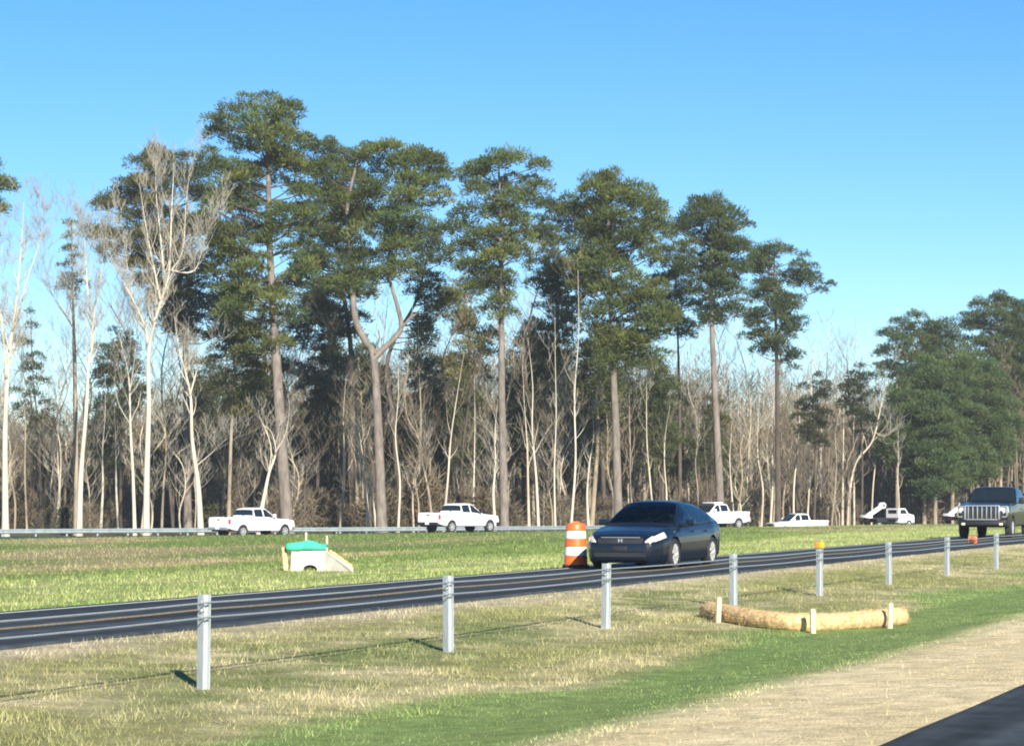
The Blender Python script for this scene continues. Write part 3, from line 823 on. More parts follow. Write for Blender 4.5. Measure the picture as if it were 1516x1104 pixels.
    for p, mb in pr.items():
        if p == 'cabin': mb.build('cabin', M[paint], t)
        elif p.startswith('side'): mb.build('side_window', M['glass'], t)
        else: mb.build(p, M['glass'], t)
    und = MB(); und.box((0, 0, .52), (L-.7, 1.3, .22)); und.box((-hl+.35, 0, .50), (.5, 1.5, .18)); und.build('underbody', M['black_trim'], t)
    b = MB(); b.box((-hl-.04, 0, .60), (.16, 1.78, .20), bev=.03); b.build('rear_bumper', M['black_trim' if dark else 'chrome'], t)
    b = MB(); b.box((-hl-.13, 0, .62), (.02, .32, .14)); b.build('licence_plate', M['white_sheet'], t)
    b = MB(); b.box((-hl-.012, 0, 1.16), (.03, .22, .06), bev=.01); b.build('tailgate_handle', M['black_trim'], t)
    for x_ in (wf, wr):
        for sy in (1, -1): wheel(t, (x_, sy*.86, TR), TR, .26, 6, .62, sy)
    for sy in (1, -1):
        m_ = MB(); m_.box((.86, sy*1.12, 1.40), (.13, .22, .24), bev=.04); m_.box((.86, sy*1.0, 1.32), (.05, .14, .04)); m_.build('mirror', M['black_trim' if dark else paint], t)
    if big_grille:
        g = MB()
        g.box((hl+.02, 0, 1.21), (.07, 1.30, .06), bev=.02); g.box((hl+.02, 0, .70), (.07, 1.16, .05), bev=.02)
        for s_ in (1, -1): g.box((hl+.01, s_*.63, .955), (.08, .07, .54), bev=.02)
        g.build('grille_frame', M['chrome'], t)
        for k in range(7):
            y = (k-3)*.17
            g = MB(); g.box((hl+.03, y, .955), (.05, .042, .46), bev=.012); g.build('grille_bar', M['chrome'], t)
        for s_ in (1, -1):
            g = MB(); g.box((hl-.07, s_*.80, 1.19), (.16, .26, .05), bev=.015); g.box((hl-.07, s_*.91, 1.0), (.18, .05, .36), bev=.015); g.box((hl-.05, s_*.82, .80), (.16, .17, .05), bev=.015)
            g.build('headlight_trim', M['chrome'], t)
            g = MB(); g.lathe([(0, 0), (.055, 0), (.06, -.02)], 14, c=(0, 0, 0)); 
            g2 = MB(); g2.box((hl+.02, s_*.70, .53), (.03, .14, .09), bev=.02); g2.build('fog_light', M['lens'], t)
    if rack:
        g = MB(); g.box((.05, 0, 1.97), (.9, 1.3, .09), bev=.03); g.build('roof_light_bar', M['white_paint'], t)
        g = MB()
        for s_ in (1, -1):
            g.box((xb-.3, s_*.88, 1.65), (.06, .06, .75)); g.box((-hl+.3, s_*.88, 1.65), (.06, .06, .75)); g.box(((xb-hl)/2, s_*.88, 2.0), (hl+xb, .06, .06))
        g.build('ladder_rack', M['black_trim'], t)
    return t

# the sedan: nose toward us, left flank toward the barrier
HEAD = math.atan2(-CA, -SA)
sed = make_sedan()
Lc = 16.55
Xf, Yf = at_xL(918, Lc)          # middle of the nose
place_vehicle(sed, Xf + 2.41*SA, Yf + 2.41*CA, 0.022, HEAD)

blk = make_pickup('large black pickup with chrome barred grille, cut off by the right edge', 'black_paint', dark=True, big_grille=True)
Xf, Yf = at_xL(1454, 16.75)
place_vehicle(blk, Xf + 2.92*SA, Yf + 2.92*CA, 0.026, HEAD)

def head_cam(deg): return math.radians(90 - deg)      # heading measured from the view axis toward the right
p1 = make_pickup('white pickup farthest left, seen from behind above the green covered drain', 'white_paint', group='white pickups on the far road')
x, y, z = PX(374, 790, .0424); place_vehicle(p1, x, y, -.95, head_cam(41)); p1.scale = (.98, .98, .97)
def copy_tree(o, parent=None):
    c = o.copy(); C.objects.link(c)
    if parent: c.parent = parent
    for ch in list(o.children): copy_tree(ch, c)
    return c
p2 = make_pickup('white pickup with red tail light, between forked pine and tall straight pine', 'white_paint', dark=True, group='white pickups on the far road')
x, y, z = PX(680, 787, .0442); place_vehicle(p2, x, y, -.75, head_cam(42))
p3 = make_pickup('white pickup with roof light bar partly hidden behind the navy sedan', 'white_paint', rack=True, group='white pickups on the far road')
x, y, z = PX(1056, 786, .0505); place_vehicle(p3, x, y, -.82, head_cam(-128))
p4 = make_pickup('low white pickup half hidden by the grass crest right of the sedan', 'white_paint', L=5.3, cab='crew', group='white pickups on the far road')
x, y, z = PX(1180, 782, .0585); place_vehicle(p4, x, y, -1.75, head_cam(-112))

# ---- utility trucks: dark flatbed, white cab, white raised boom
def make_utility(label, group):
    t = thing('utility_truck', label, 'utility truck', group=group)
    mb = MB(); mb.box((-.3, 0, .75), (6.4, 1.0, .25)); mb.build('chassis', M['black_trim'], t)
    mb = MB(); mb.box((-1.3, 0, 1.02), (4.3, 2.2, .14), bev=.02)
    for s_ in (1, -1): mb.box((-1.6, s_*.98, .78), (1.6, .3, .38), bev=.02)
    mb.build('flatbed', M['black_trim'], t)
    # cab by section: bonnet at the nose
    mb = MB()
    cabp = [(.95, .55), (.95, 2.05), (1.1, 2.12), (1.9, 2.12), (2.35, 1.55), (3.15, 1.38), (3.25, 1.2), (3.25, .55)]
    mb.prism(cabp, -1.0, 1.0); mb.build('cab', M['white_paint'], t)
    for s_ in (1, -1):
        mb = MB(); mb.prism([(1.15, 1.52), (1.15, 1.98), (1.85, 1.98), (2.2, 1.52)], s_*1.0, s_*1.012); mb.build('side_window', M['glass'], t)
    mb = MB(); mb.add([(2.325, -.85, 1.60), (2.325, .85, 1.60), (1.925, .80, 2.10), (1.925, -.80, 2.10)], [(0, 1, 2, 3)])
    for k in range(4): mb.v[k] = (mb.v[k][0]+.012, mb.v[k][1], mb.v[k][2]+.01)
    mb.build('windshield', M['glass'], t)
    mb = MB(); mb.box((.94, 0, 1.75), (.012, 1.3, .4)); mb.build('rear_window', M['glass'], t)
    mb = MB(); mb.box((3.27, 0, .98), (.05, 1.3, .36)); mb.build('grille', M['black_trim'], t)
    mb = MB(); mb.box((3.3, 0, .62), (.16, 1.95, .22), bev=.03); mb.build('bumper', M['black_trim'], t)
    for s_ in (1, -1):
        mb = MB(); mb.box((3.26, s_*.82, 1.0), (.04, .26, .2), bev=.02); mb.build('headlight', M['lens'], t)
        mb = MB(); mb.box((-3.46, s_*.85, .9), (.04, .2, .14)); mb.build('tail_light', M['tail'], t)
        for x_ in (2.45, -2.0): wheel(t, (x_, s_*.92, .42), .42, .28, 8, .55, s_)
    mb = MB(); mb.lathe([(.0, 1.09), (.42, 1.09), (.42, 1.25), (.3, 1.45), (0, 1.45)], 20, c=(-2.6, 0, 0)); mb.build('turret', M['white_paint'], t)
    bo = MB(); bo.box((-1.75, 0, 1.82), (2.3, .5, .44), ry=-.46, bev=.16); bo.build('boom', M['white_paint'], t)
    bk = MB(); cx_, cz_ = -.62, 2.42
    bk.lathe([(.17, -.30), (.32, -.30), (.35, -.25), (.35, .25), (.32, .30), (.17, .30), (.17, -.30)], 22, axis='Y', c=(cx_, 0, cz_)); bk.build('boom_head', M['white_paint'], t)
    bk = MB(); bk.lathe([(0, -.26), (.17, -.26), (.17, .26), (0, .26)], 18, axis='Y', c=(cx_, 0, cz_)); bk.build('head_opening', M['hole'], t)
    bk = MB(); bk.box((-3.2, 0, 1.25), (.5, .9, .3), bev=.05); bk.build('tool_box', M['white_paint'], t)
    return t
u1 = make_utility('utility truck with raised white boom in full view, left of the black pickup', 'utility trucks on the far road')
x, y, z = PX(1312, 776, .0635); place_vehicle(u1, x, y, -1.30, head_cam(55)); u1.scale = (.86, .86, .86)
u2 = copy_tree(u1)
u2['label'] = 'utility truck with white boom mostly hidden behind the black pickup nose'
x, y, z = PX(1430, 776, .0675); place_vehicle(u2, x, y, -1.25, head_cam(52))

# ------------------------------------------------------------------ trees
def rand_unit(n, rg):
    v = rg.normal(size=(n, 3)); return v/np.linalg.norm(v, axis=1)[:, None]

def needle_quads(cen, out, ln, wd, rg):
    """thin quads growing from cen along out."""
    n = len(cen)
    side = np.cross(out, rand_unit(n, rg)); side /= np.linalg.norm(side, axis=1)[:, None] + 1e-9
    a = cen; b = cen + out*ln[:, None]
    w_ = side*wd[:, None]*0.5
    return np.stack([a - w_*0.7, a + w_*0.7, b + w_, b - w_], 1)

def puff(c, r, n, rg, flat=0.6, size=1.0):
    d = rand_unit(n, rg); d[:, 2] = np.where(d[:, 2] < -0.35, -d[:, 2], d[:, 2])
    rad = rg.uniform(0.25, 1.0, n)**0.6
    p = d*rad[:, None]*np.array([r, r, r*flat]) + np.asarray(c)
    lump = 0.25*r*np.sin(p*np.array([2.3, 2.9, 3.7])/r*2 + rg.uniform(0, 6, 3)).sum(1, keepdims=True)/3
    p = p + d*lump
    out = d*0.8 + np.array([0, 0, 0.35]) + rg.normal(size=(n, 3))*0.45
    out /= np.linalg.norm(out, axis=1)[:, None]
    return needle_quads(p, out, rg.uniform(.15, .33, n)*size, rg.uniform(.04, .085, n)*size, rg)

def smooth_path(ctrl, n=6):
    P_ = [Vector(p) for p in ctrl]; out = []
    for i in range(len(P_)-1):
        p0, p1, p2, p3 = P_[max(i-1, 0)], P_[i], P_[i+1], P_[min(i+2, len(P_)-1)]
        for k in range(n):
            t = k/n
            out.append(0.5*((2*p1) + (p2-p0)*t + (2*p0-5*p1+4*p2-p3)*t*t + (3*p1-p0-3*p2+p3)*t**3))
    out.append(P_[-1]); return out

def pine(label, zf, trunk, prof, r0, dens=1.0, bark='pine_bark', base_col=(.055, .075, .026), seed=1, forks=(), pr=1.05, group=None, name='pine_tree', size=1.0, flat=.6, lobes=(), nq=270, dead=6, inner=0.0):
    """trunk, prof in photo pixels at the tree's own distance; prof rows (y, left x, right x) give the crown's outline."""
    rg = np.random.default_rng(seed); rd = random.Random(seed)
    bx_, by_, _ = PX(trunk[0][0], 0, zf); bzz = gz1(bx_, by_) - 0.1
    t = thing(name, label, 'tree', (bx_, by_, bzz), 0, group)
    def loc(x, y, dy=0.0): q = PX(x, y, zf); return Vector((q[0]-bx_, dy, q[2]-bzz))
    tb = MB(); lb = MB()
    tr = [Vector((0, 0, 0))] + [loc(x, y, rd.uniform(-.25, .25)) for x, y in trunk]
    sp = smooth_path(tr, 6); H = sp[-1].z
    rads = [max(0.035, r0*(1-0.80*(max(0.0, p.z)/H)**1.25))*(1.0 + 0.35*math.exp(-p.z/0.8)) for p in sp]
    tb.tube(sp, rads, 12)
    paths = [list(zip(sp, rads))]
    for fk in forks:
        f0 = [loc(x, y, rd.uniform(-.3, .3)) for x, y in fk[1:]]; fp = smooth_path(f0, 6)
        fr = [max(.03, fk[0]*(1-.75*i/(len(fp)-1))) for i in range(len(fp))]; tb.tube(fp, fr, 9); paths.append(list(zip(fp, fr)))
    allp = [q for p_ in paths for q in p_]
    ys = np.array([p[0] for p in prof], float); xl = np.array([p[1] for p in prof], float); xr = np.array([p[2] for p in prof], float)
    yy = np.linspace(ys[0], ys[-1], 200); wdt = np.interp(yy, ys, xr-xl)
    area = float(np.sum((wdt[1:]+wdt[:-1])*0.5*np.diff(yy)))*zf*zf
    cdf = np.cumsum(wdt); cdf /= cdf[-1]
    npf = max(5, int(area*dens*2.05/(pr*pr*1.25)))
    if npf + len(lobes) < 26: lb = tb      # a small tree: its few boughs stay with its trunk
    Q = []; T = []
    for i in range(npf + len(lobes)):
        y = float(np.interp((i + rd.random())/npf, cdf, yy))
        l_, r_ = np.interp(y, ys, xl), np.interp(y, ys, xr); hw_ = (r_-l_)/2*zf; cx_ = (l_+r_)/2
        r = pr*rd.uniform(.65, 1.45); r = min(r, max(.5, hw_*.75))
        m_ = max(0, hw_*1.10-r*.5); ox = rd.uniform(-m_, m_); oy = rd.uniform(-1, 1)*math.sqrt(max(0, m_*m_-ox*ox)); q = math.hypot(ox, oy)
        c = loc(cx_, y, 0) + Vector((ox, oy, 0)); c.z -= r*flat*.5
        if i >= npf:
            lx, ly, r = lobes[i-npf]; c = loc(lx, ly, rd.uniform(-1, 1)); q = 1.0
        n = int(nq*r*r/size)
        Q.append(puff(c, r, n, rg, flat, size))
        br = rd.uniform(.72, 1.3); ye = rd.uniform(-.12, .28)
        col = np.array([base_col[0]*br*(1+ye), base_col[1]*br*(1+.35*ye), base_col[2]*br*(1-.3*ye)])
        jit = rg.uniform(.7, 1.35, (n, 1)); T.append(col[None]*jit)
        # limb carrying the puff, leaving the nearest wood a little lower down
        best = min(allp, key=lambda a: (a[0]-c).length + 1.2*max(0, a[0].z-(c.z-.3*q)))
        s0 = best[0]; mid = s0.lerp(c, .55) + Vector((rd.uniform(-.2, .2), rd.uniform(-.2, .2), rd.uniform(-.35, .1)))
        L_ = (c-s0).length; rr_ = min(best[1]*.6, .03+.013*L_)
        lb.tube(smooth_path([s0, mid, c], 4), [rr_*(1-.75*k/8) for k in range(9)], 5, cap=False)
        for _ in range(3):
            e = c + Vector((rd.uniform(-r, r), rd.uniform(-r, r), rd.uniform(-.2, .6)*r)); lb.tube([mid.lerp(c, .7), e], [.022, .01], 3, cap=False)
    zlow = loc(0, ys[-1]).z
    for _ in range(dead):          # dead stubs on the clear bole
        p, r = allp[rd.randrange(len(sp)//4, len(sp)-1)]
        if p.z > zlow+2: continue
        a = rd.uniform(0, 6.28); l_ = rd.uniform(.5, 1.8)
        e = p + Vector((math.cos(a)*l_, math.sin(a)*l_, rd.uniform(-.3, .4)*l_)); tb.tube([p, p.lerp(e, .5)+Vector((0, 0, .08)), e], [.035, .022, .01], 4, cap=False)
    tb.build('trunk', M[bark], t, sharp=None); (lb is not tb) and lb.build('branches', M['shaded_bark'], t, sharp=None)  # limbs inside the crown take the bark colour with shade painted in
    soup('crown', np.concatenate(Q), M['leaf'], t, np.concatenate(T))
    return t

def grow(tb, tw, p, d, L_, r, lev, rd, maxlev, up=.25, spread=.75, ch=(3, 5)):
    """one limb and its side limbs, as wood (tb) or fine twigs (tw)."""
    n = 5 if lev < 2 else 3
    pts = [p]; dd = d.normalized()
    for i in range(n):
        dd = (dd + Vector((rd.uniform(-1, 1), rd.uniform(-1, 1), rd.uniform(-.6, .9)))*(.16+.05*lev) + Vector((0, 0, up*.22))).normalized()
        pts.append(pts[-1] + dd*(L_/n))
    rads = [max(.008, r*(1-.7*i/n)) for i in range(n+1)]
    (tb if r > .022 else tw).tube(pts, rads, 6 if r > .05 else (4 if r > .02 else 3), cap=False)
    if lev >= maxlev: return
    for k in range(rd.randint(*ch)):
        f = rd.uniform(.3, 1.0); i = min(n-1, int(f*n)); q = pts[i].lerp(pts[i+1], f*n-i)
        a = rd.uniform(0, 6.283); ax = Vector((math.cos(a), math.sin(a), rd.uniform(-.1, .5)))
        nd = (dd*(1-spread*.55) + ax*spread).normalized()
        grow(tb, tw, q, nd, L_*rd.uniform(.42, .68), max(.012, rads[i]*rd.uniform(.42, .62)), lev+1, rd, maxlev, up, spread, ch)

def bare_tree(label, zf, trunk, r0, forks=(), seed=1, bark='white_bark', twig='twig_pale', nlimb=16, llen=(2.0, 4.5), start=.4, maxlev=3, group=None, up=.45, spread=.6, name='bare_tree', cat='tree', ch=(3, 5)):
    rd = random.Random(seed)
    bx_, by_, _ = PX(trunk[0][0], 0, zf); bzz = gz1(bx_, by_) - 0.1
    t = thing(name, label, cat, (bx_, by_, bzz), 0, group)
    def loc(x, y, dy=0.0): q = PX(x, y, zf); return Vector((q[0]-bx_, dy, q[2]-bzz))
    tb, tw = MB(), MB()
    sp = smooth_path([Vector((0, 0, 0))] + [loc(x, y, rd.uniform(-.2, .2)) for x, y in trunk], 6); H = sp[-1].z
    rads = [max(.014, r0*.88*(1-.95*p.z/H))*(1+.3*math.exp(-p.z/.6)) for p in sp]
    tb.tube(sp, rads, 10)
    wood = [(p, r, (sp[min(i+1, len(sp)-1)]-sp[max(0, i-1)]).normalized()) for i, (p, r) in enumerate(zip(sp, rads)) if p.z > H*start]
    for fk in forks:
        fp = smooth_path([loc(x, y, rd.uniform(-.6, .6) if i else 0) for i, (x, y) in enumerate(fk[1:])], 6)
        fr = [max(.014, .62*fk[0]*(1-.96*i/(len(fp)-1))) for i in range(len(fp))]; tb.tube(fp, fr, 8)
        wood += [(p, r, (fp[min(i+1, len(fp)-1)]-fp[max(0, i-1)]).normalized()) for i, (p, r) in enumerate(zip(fp, fr)) if i > 1]
    for k in range(nlimb):
        p, r, d = rd.choice(wood)
        a = rd.uniform(0, 6.283); f = 1 - .5*p.z/max(H, .1)
        nd = d*.75 + Vector((math.cos(a), math.sin(a), .25))*.7
        grow(tb, tw, p, nd, rd.uniform(*llen)*(.5+f*.5), min(r*.5, .05), 1, rd, maxlev, up, spread, ch)
    tb.build('trunk', M[bark], t, sharp=None)
    if tw.v: tw.build('crown', M[twig], t, sharp=None)
    return t

OL = (.098, .126, .036); DK = (.070, .096, .034); YL = (.135, .140, .038); BG = (.060, .080, .034)
pine('tallest pine in the row, its crown rising highest above the leftmost white pickup', .0495, [(425, 775), (416, 650), (407, 500), (400, 380), (397, 260), (392, 160)],
     [(139, 368, 414), (155, 338, 440), (185, 300, 455), (225, 296, 440), (262, 318, 470), (300, 300, 460), (345, 312, 468), (390, 318, 462), (440, 312, 450), (480, 330, 440), (515, 350, 425)], .46, dens=.92, seed=11, base_col=OL)
pine('pine with a trunk forking into two crooked limbs under a broad crown', .050, [(565, 775), (560, 640), (553, 530), (541, 505), (526, 470), (520, 390), (514, 310), (530, 235)],
     [(206, 478, 500), (215, 540, 640), (240, 470, 655), (275, 462, 660), (315, 470, 655), (350, 505, 620), (400, 500, 600), (440, 470, 545)], .40, dens=.80, seed=12, base_col=OL, bark='pine_bark',
     forks=[(.25, (553, 530), (570, 514), (586, 498), (594, 482), (588, 452), (580, 425), (574, 398), (583, 330), (598, 240)), (.13, (590, 489), (603, 476), (609, 466), (611, 452)), (.09, (606, 472), (616, 464), (622, 458)), (.08, (555, 525), (561, 500), (560, 488)), (.08, (528, 474), (519, 458), (517, 446))])
pine('tall straight pine with a long clear trunk left of the traffic drum', .0505, [(747, 775), (743, 600), (742, 420), (740, 300), (738, 240)],
     [(222, 726, 750), (236, 676, 806), (262, 680, 806), (290, 690, 800), (325, 668, 790), (365, 664, 790), (400, 690, 775), (430, 690, 765), (470, 715, 762)], .34, dens=.82, seed=13, base_col=OL)
pine('broad crowned pine behind the windscreen of the navy sedan', .052, [(915, 770), (912, 640), (906, 500), (902, 360), (898, 270)],
     [(253, 888, 922), (268, 850, 958), (300, 828, 982), (345, 850, 978), (385, 845, 965), (420, 850, 985), (460, 868, 1000), (500, 878, 990), (535, 890, 965)], .36, dens=1.0, seed=14, base_col=OL)
pine('round topped pine with a slim brown trunk behind the roof of the navy sedan', .0565, [(1068, 770), (1060, 620), (1054, 480), (1052, 380), (1052, 300)],
     [(289, 1032, 1075), (305, 1008, 1100), (335, 992, 1118), (370, 1000, 1112), (405, 1015, 1100), (440, 1020, 1110), (475, 1035, 1085)], .36, dens=.95, seed=15, base_col=DK)
pine('open crowned pine at the right end of the tall row, one bough reaching right', .063, [(1152, 770), (1151, 620), (1149, 500), (1147, 430), (1146, 372)],
     [(361, 1128, 1168), (375, 1108, 1192), (405, 1105, 1205), (440, 1108, 1190), (475, 1108, 1185), (510, 1120, 1180), (535, 1150, 1185)], .30, dens=.8, seed=16, base_col=DK, bark='shaded_bark', pr=.95, lobes=[(1228, 424, .65), (1216, 432, .8), (1205, 420, .9), (1198, 398, .9), (1232, 418, .4), (1112, 470, .9), (1104, 500, .8), (1120, 520, .8), (1182, 525, .9), (1176, 545, .7)],
     forks=[(.10, (1149, 500), (1165, 470), (1190, 440), (1228, 424)), (.09, (1149, 520), (1130, 490), (1112, 470))])
pine('dark pine rising behind the white barked tree left of the tallest pine', .055, [(278, 775), (276, 640), (272, 480), (255, 330), (245, 250)],
     [(219, 225, 270), (235, 190, 300), (265, 165, 305), (300, 135, 312), (345, 130, 315), (390, 160, 310), (440, 215, 320), (500, 250, 320)], .33, dens=.88, seed=17, base_col=(.074, .082, .032))
pine('pine at the left edge with only the tip of its crown in view', .052, [(-40, 775), (-42, 500), (-45, 260)],
     [(235, -60, -20), (250, -80, 18), (280, -95, 28), (315, -80, 5), (350, -70, -10)], .33, dens=.9, seed=18, base_col=OL)
pine('dark trunked pine between the tallest pine and the forked pine', .056, [(521, 775), (521, 620), (518, 500), (500, 380), (490, 230)],
     [(200, 445, 470), (212, 440, 540), (260, 442, 545), (310, 435, 540), (360, 440, 530), (410, 440, 540), (460, 455, 540), (500, 480, 535)], .30, dens=.9, seed=19, base_col=DK, bark='shaded_bark')
pine('dark pine filling the gap between the straight pine and the broad crowned pine', .056, [(824, 775), (824, 600), (826, 420), (828, 310)],
     [(290, 805, 850), (305, 790, 872), (345, 785, 880), (400, 788, 872), (445, 780, 868), (500, 785, 850), (560, 800, 840)], .22, dens=.85, seed=20, base_col=DK, bark='grey_bark')
pine('slim dark pine between the broad crowned pine and the round topped pine', .060, [(1007, 775), (1006, 600), (1003, 480), (1000, 400)],
     [(345, 975, 1000), (375, 965, 1025), (420, 960, 1035), (460, 975, 1035), (500, 985, 1025)], .20, dens=.8, seed=21, base_col=DK, bark='shaded_bark')
pine('dark trunked pine leaning behind the forked pine, boughs opening to the right', .055, [(590, 775), (584, 640), (573, 550), (585, 500), (618, 440), (640, 340)],
     [(330, 610, 660), (360, 590, 668), (400, 600, 665), (440, 605, 672), (470, 600, 655), (510, 600, 640)], .27, dens=.7, seed=22, base_col=DK, bark='shaded_bark')
pine('pine with low yellow green boughs left of the tallest pine trunk', .0515, [(338, 775), (342, 640), (350, 520), (355, 440)],
     [(400, 330, 370), (420, 312, 372), (460, 305, 380), (500, 305, 385), (545, 310, 390), (590, 320, 380), (620, 335, 365)], .16, dens=.75, seed=23, base_col=YL, bark='grey_bark')
pine('young dark pine low between the white barked trees at the left', .057, [(178, 775), (178, 640), (176, 560), (172, 500)],
     [(485, 165, 185), (505, 148, 205), (540, 140, 212), (580, 136, 215), (615, 140, 200), (640, 160, 190)], .15, dens=.7, seed=24, base_col=BG, bark='shaded_bark')
pine('young pine with thin foliage in the sky gap at the far left', .058, [(112, 775), (110, 600), (108, 480), (106, 330)],
     [(318, 98, 116), (345, 95, 120), (385, 88, 120), (420, 85, 130), (440, 92, 116)], .19, dens=.38, seed=25, base_col=YL, bark='shaded_bark', pr=.7)
pine('mid height pine behind the pickup second from left', .060, [(700, 775), (698, 620), (694, 500), (690, 420)],
     [(405, 672, 705), (430, 655, 725), (480, 650, 735), (530, 660, 735), (580, 672, 720), (610, 685, 710)], .2, dens=.7, seed=26, base_col=YL, bark='grey_bark')
pine('leafy dark pine low between the tallest and the forked pine trunks', .0585, [(470, 775), (470, 640), (466, 520)],
     [(440, 440, 480), (470, 425, 510), (520, 425, 520), (570, 430, 515), (620, 440, 500), (650, 450, 490)], .18, dens=.72, seed=27, base_col=BG, bark='shaded_bark')
pine('dark pine standing low right of the straight pine trunk', .060, [(790, 775), (790, 650), (786, 560)],
     [(480, 770, 800), (510, 755, 822), (560, 755, 825), (610, 762, 820), (650, 775, 805)], .16, dens=.6, seed=28, base_col=BG, bark='shaded_bark')
pine('pine with layered boughs low behind the broad crowned pine', .058, [(955, 775), (952, 650), (948, 560)],
     [(500, 930, 970), (525, 915, 990), (560, 915, 992), (600, 925, 985), (635, 940, 970)], .17, dens=.55, seed=29, base_col=DK, bark='grey_bark')
pine('dark pine at the far left behind the first white barked tree', .060, [(60, 775), (58, 650), (50, 560), (45, 470)],
     [(455, 35, 55), (500, 20, 60), (560, 18, 72), (600, 20, 80), (640, 30, 75)], .14, dens=.3, seed=30, base_col=BG, bark='shaded_bark')
for i, (x, y0, y1, w_, lab) in enumerate([(345, 560, 690, 62, 'tangled dark evergreen right of the third white trunk'), (440, 600, 715, 66, 'dark evergreen in the shade right of the tallest pine trunk'), (640, 560, 690, 70, 'dull evergreen between the forked pine and straight pine'),
                                     (860, 540, 680, 70, 'dark evergreen left of the broad crowned pine trunk'), (1015, 560, 690, 66, 'dull evergreen left of the round topped pine trunk'), (250, 590, 715, 56, 'dark evergreen in the shade between two white trunks'), (1205, 548, 660, 60, 'small evergreen on the low skyline right of the open pine'), (1275, 535, 640, 60, 'small evergreen at the left foot of the green pine stand')]):
    pine(lab, .064, [(x, 772), (x+2, 690), (x-2, y0+6)], [(y0, x-8, x+8), (y0+25, x-w_*.4, x+w_*.4), ((y0+y1)/2, x-w_*.5, x+w_*.5), (y1-20, x-w_*.48, x+w_*.48), (y1, x-w_*.25, x+w_*.25)], .13, dens=.6, seed=60+i, base_col=(.040, .050, .022), bark='shaded_bark', name='evergreen_tree')
# mid height pines further back: four grown, the rest copies
fill = []
for i in range(4):
    h_ = [250, 210, 280, 240][i]
    fill.append(pine('mid height dark pine further back, seen between the tall trunks', .058, [(700, 775), (700+3*(i-1), 775-h_*.5), (700, 775-h_+8)],
        [(775-h_, 694, 706), (775-h_+20, 680, 722), (775-h_*.8, 672, 730), (775-h_*.62, 668, 728), (775-h_*.45, 676, 724), (775-h_*.33, 688, 712)], .17, dens=.62, seed=80+i,
        base_col=[DK, BG, (.075, .088, .034), DK][i], bark=['shaded_bark', 'grey_bark'][i % 2], group='mid height pines further back'))
rdf = random.Random(21)
FX = [150, 215, 300, 365, 405, 450, 485, 520, 560, 600, 625, 655, 690, 720, 765, 800, 835, 870, 900, 935, 975, 1010, 1040, 1085, 320, 640, 780, 880, 540, 430, 60, 960]
for i, x in enumerate(FX):
    o = fill[i % 4]
    if i >= 4:
        src = o; o = src.copy(); C.objects.link(o)
        for ch in src.children: c = ch.copy(); C.objects.link(c); c.parent = o
    zz = rdf.uniform(.0565, .066); X, Y, _ = PX(x + rdf.uniform(-12, 12), 0, zz)
    o.location = (X, Y, gz1(X, Y)-.1); o.rotation_euler = (0, 0, rdf.uniform(0, 6.28)); s_ = rdf.uniform(.8, 1.2)*(.72 if x < 230 or x > 1000 else 1)
    o.scale = (s_*1.1, s_*1.1, s_)
# the dense stand at the right
GR_ = (.080, .122, .044)
pine('small flat topped pine at the left end of the right hand stand', .075, [(1345, 768), (1343, 640), (1340, 540), (1338, 480)], [(462, 1335, 1368), (475, 1320, 1372), (500, 1300, 1378), (530, 1298, 1382), (560, 1310, 1380)], .28, dens=.75, seed=41, base_col=DK)
pine('flat topped pine in the middle of the right hand stand', .076, [(1402, 768), (1402, 640), (1400, 490)], [(474, 1375, 1420), (486, 1362, 1432), (515, 1355, 1440), (560, 1352, 1445)], .30, dens=1.0, seed=42, base_col=DK)
pine('highest pine of the right hand stand, above the black pickup', .078, [(1470, 768), (1472, 600), (1476, 450)], [(434, 1460, 1490), (446, 1440, 1500), (475, 1424, 1512), (520, 1420, 1520), (570, 1420, 1520)], .34, dens=1.0, seed=43, base_col=DK)
pine('pine at the right edge of the picture behind the black pickup cab', .078, [(1520, 768), (1520, 600), (1522, 450)], [(448, 1505, 1535), (462, 1490, 1550), (510, 1480, 1560), (580, 1485, 1560), (640, 1490, 1550)], .34, dens=1.0, seed=44, base_col=DK)
for i, (x, y0, y1, w_, zz, lab) in enumerate([(1328, 560, 690, 66, .0705, 'leftmost bushy green pine in the lower right hand stand'), (1368, 525, 735, 92, .0712, 'widest bushy green pine left of the black pickup, boughs nearly to the ground'), (1410, 515, 720, 84, .0715, 'bushy green pine straight above the left side of the black pickup'),
                                      (1448, 520, 715, 84, .0725, 'bushy green pine above the grille of the black pickup'), (1385, 580, 735, 80, .0700, 'foremost bushy green pine of the right hand stand'), (1482, 560, 690, 60, .073, 'bushy green pine above the cab of the black pickup')]):
    pine(lab, zz, [(x, 770), (x, 700), (x, y0+8)], [(y0, x-14, x+14), (y0+22, x-w_*.38, x+w_*.38), (y0+60, x-w_*.5, x+w_*.5), ((y0+y1)/2+20, x-w_*.52, x+w_*.52), (y1-25, x-w_*.42, x+w_*.42), (y1, x-w_*.2, x+w_*.2)], .22, dens=1.15, seed=50+i, base_col=GR_, pr=1.2, nq=240, bark='grey_bark')

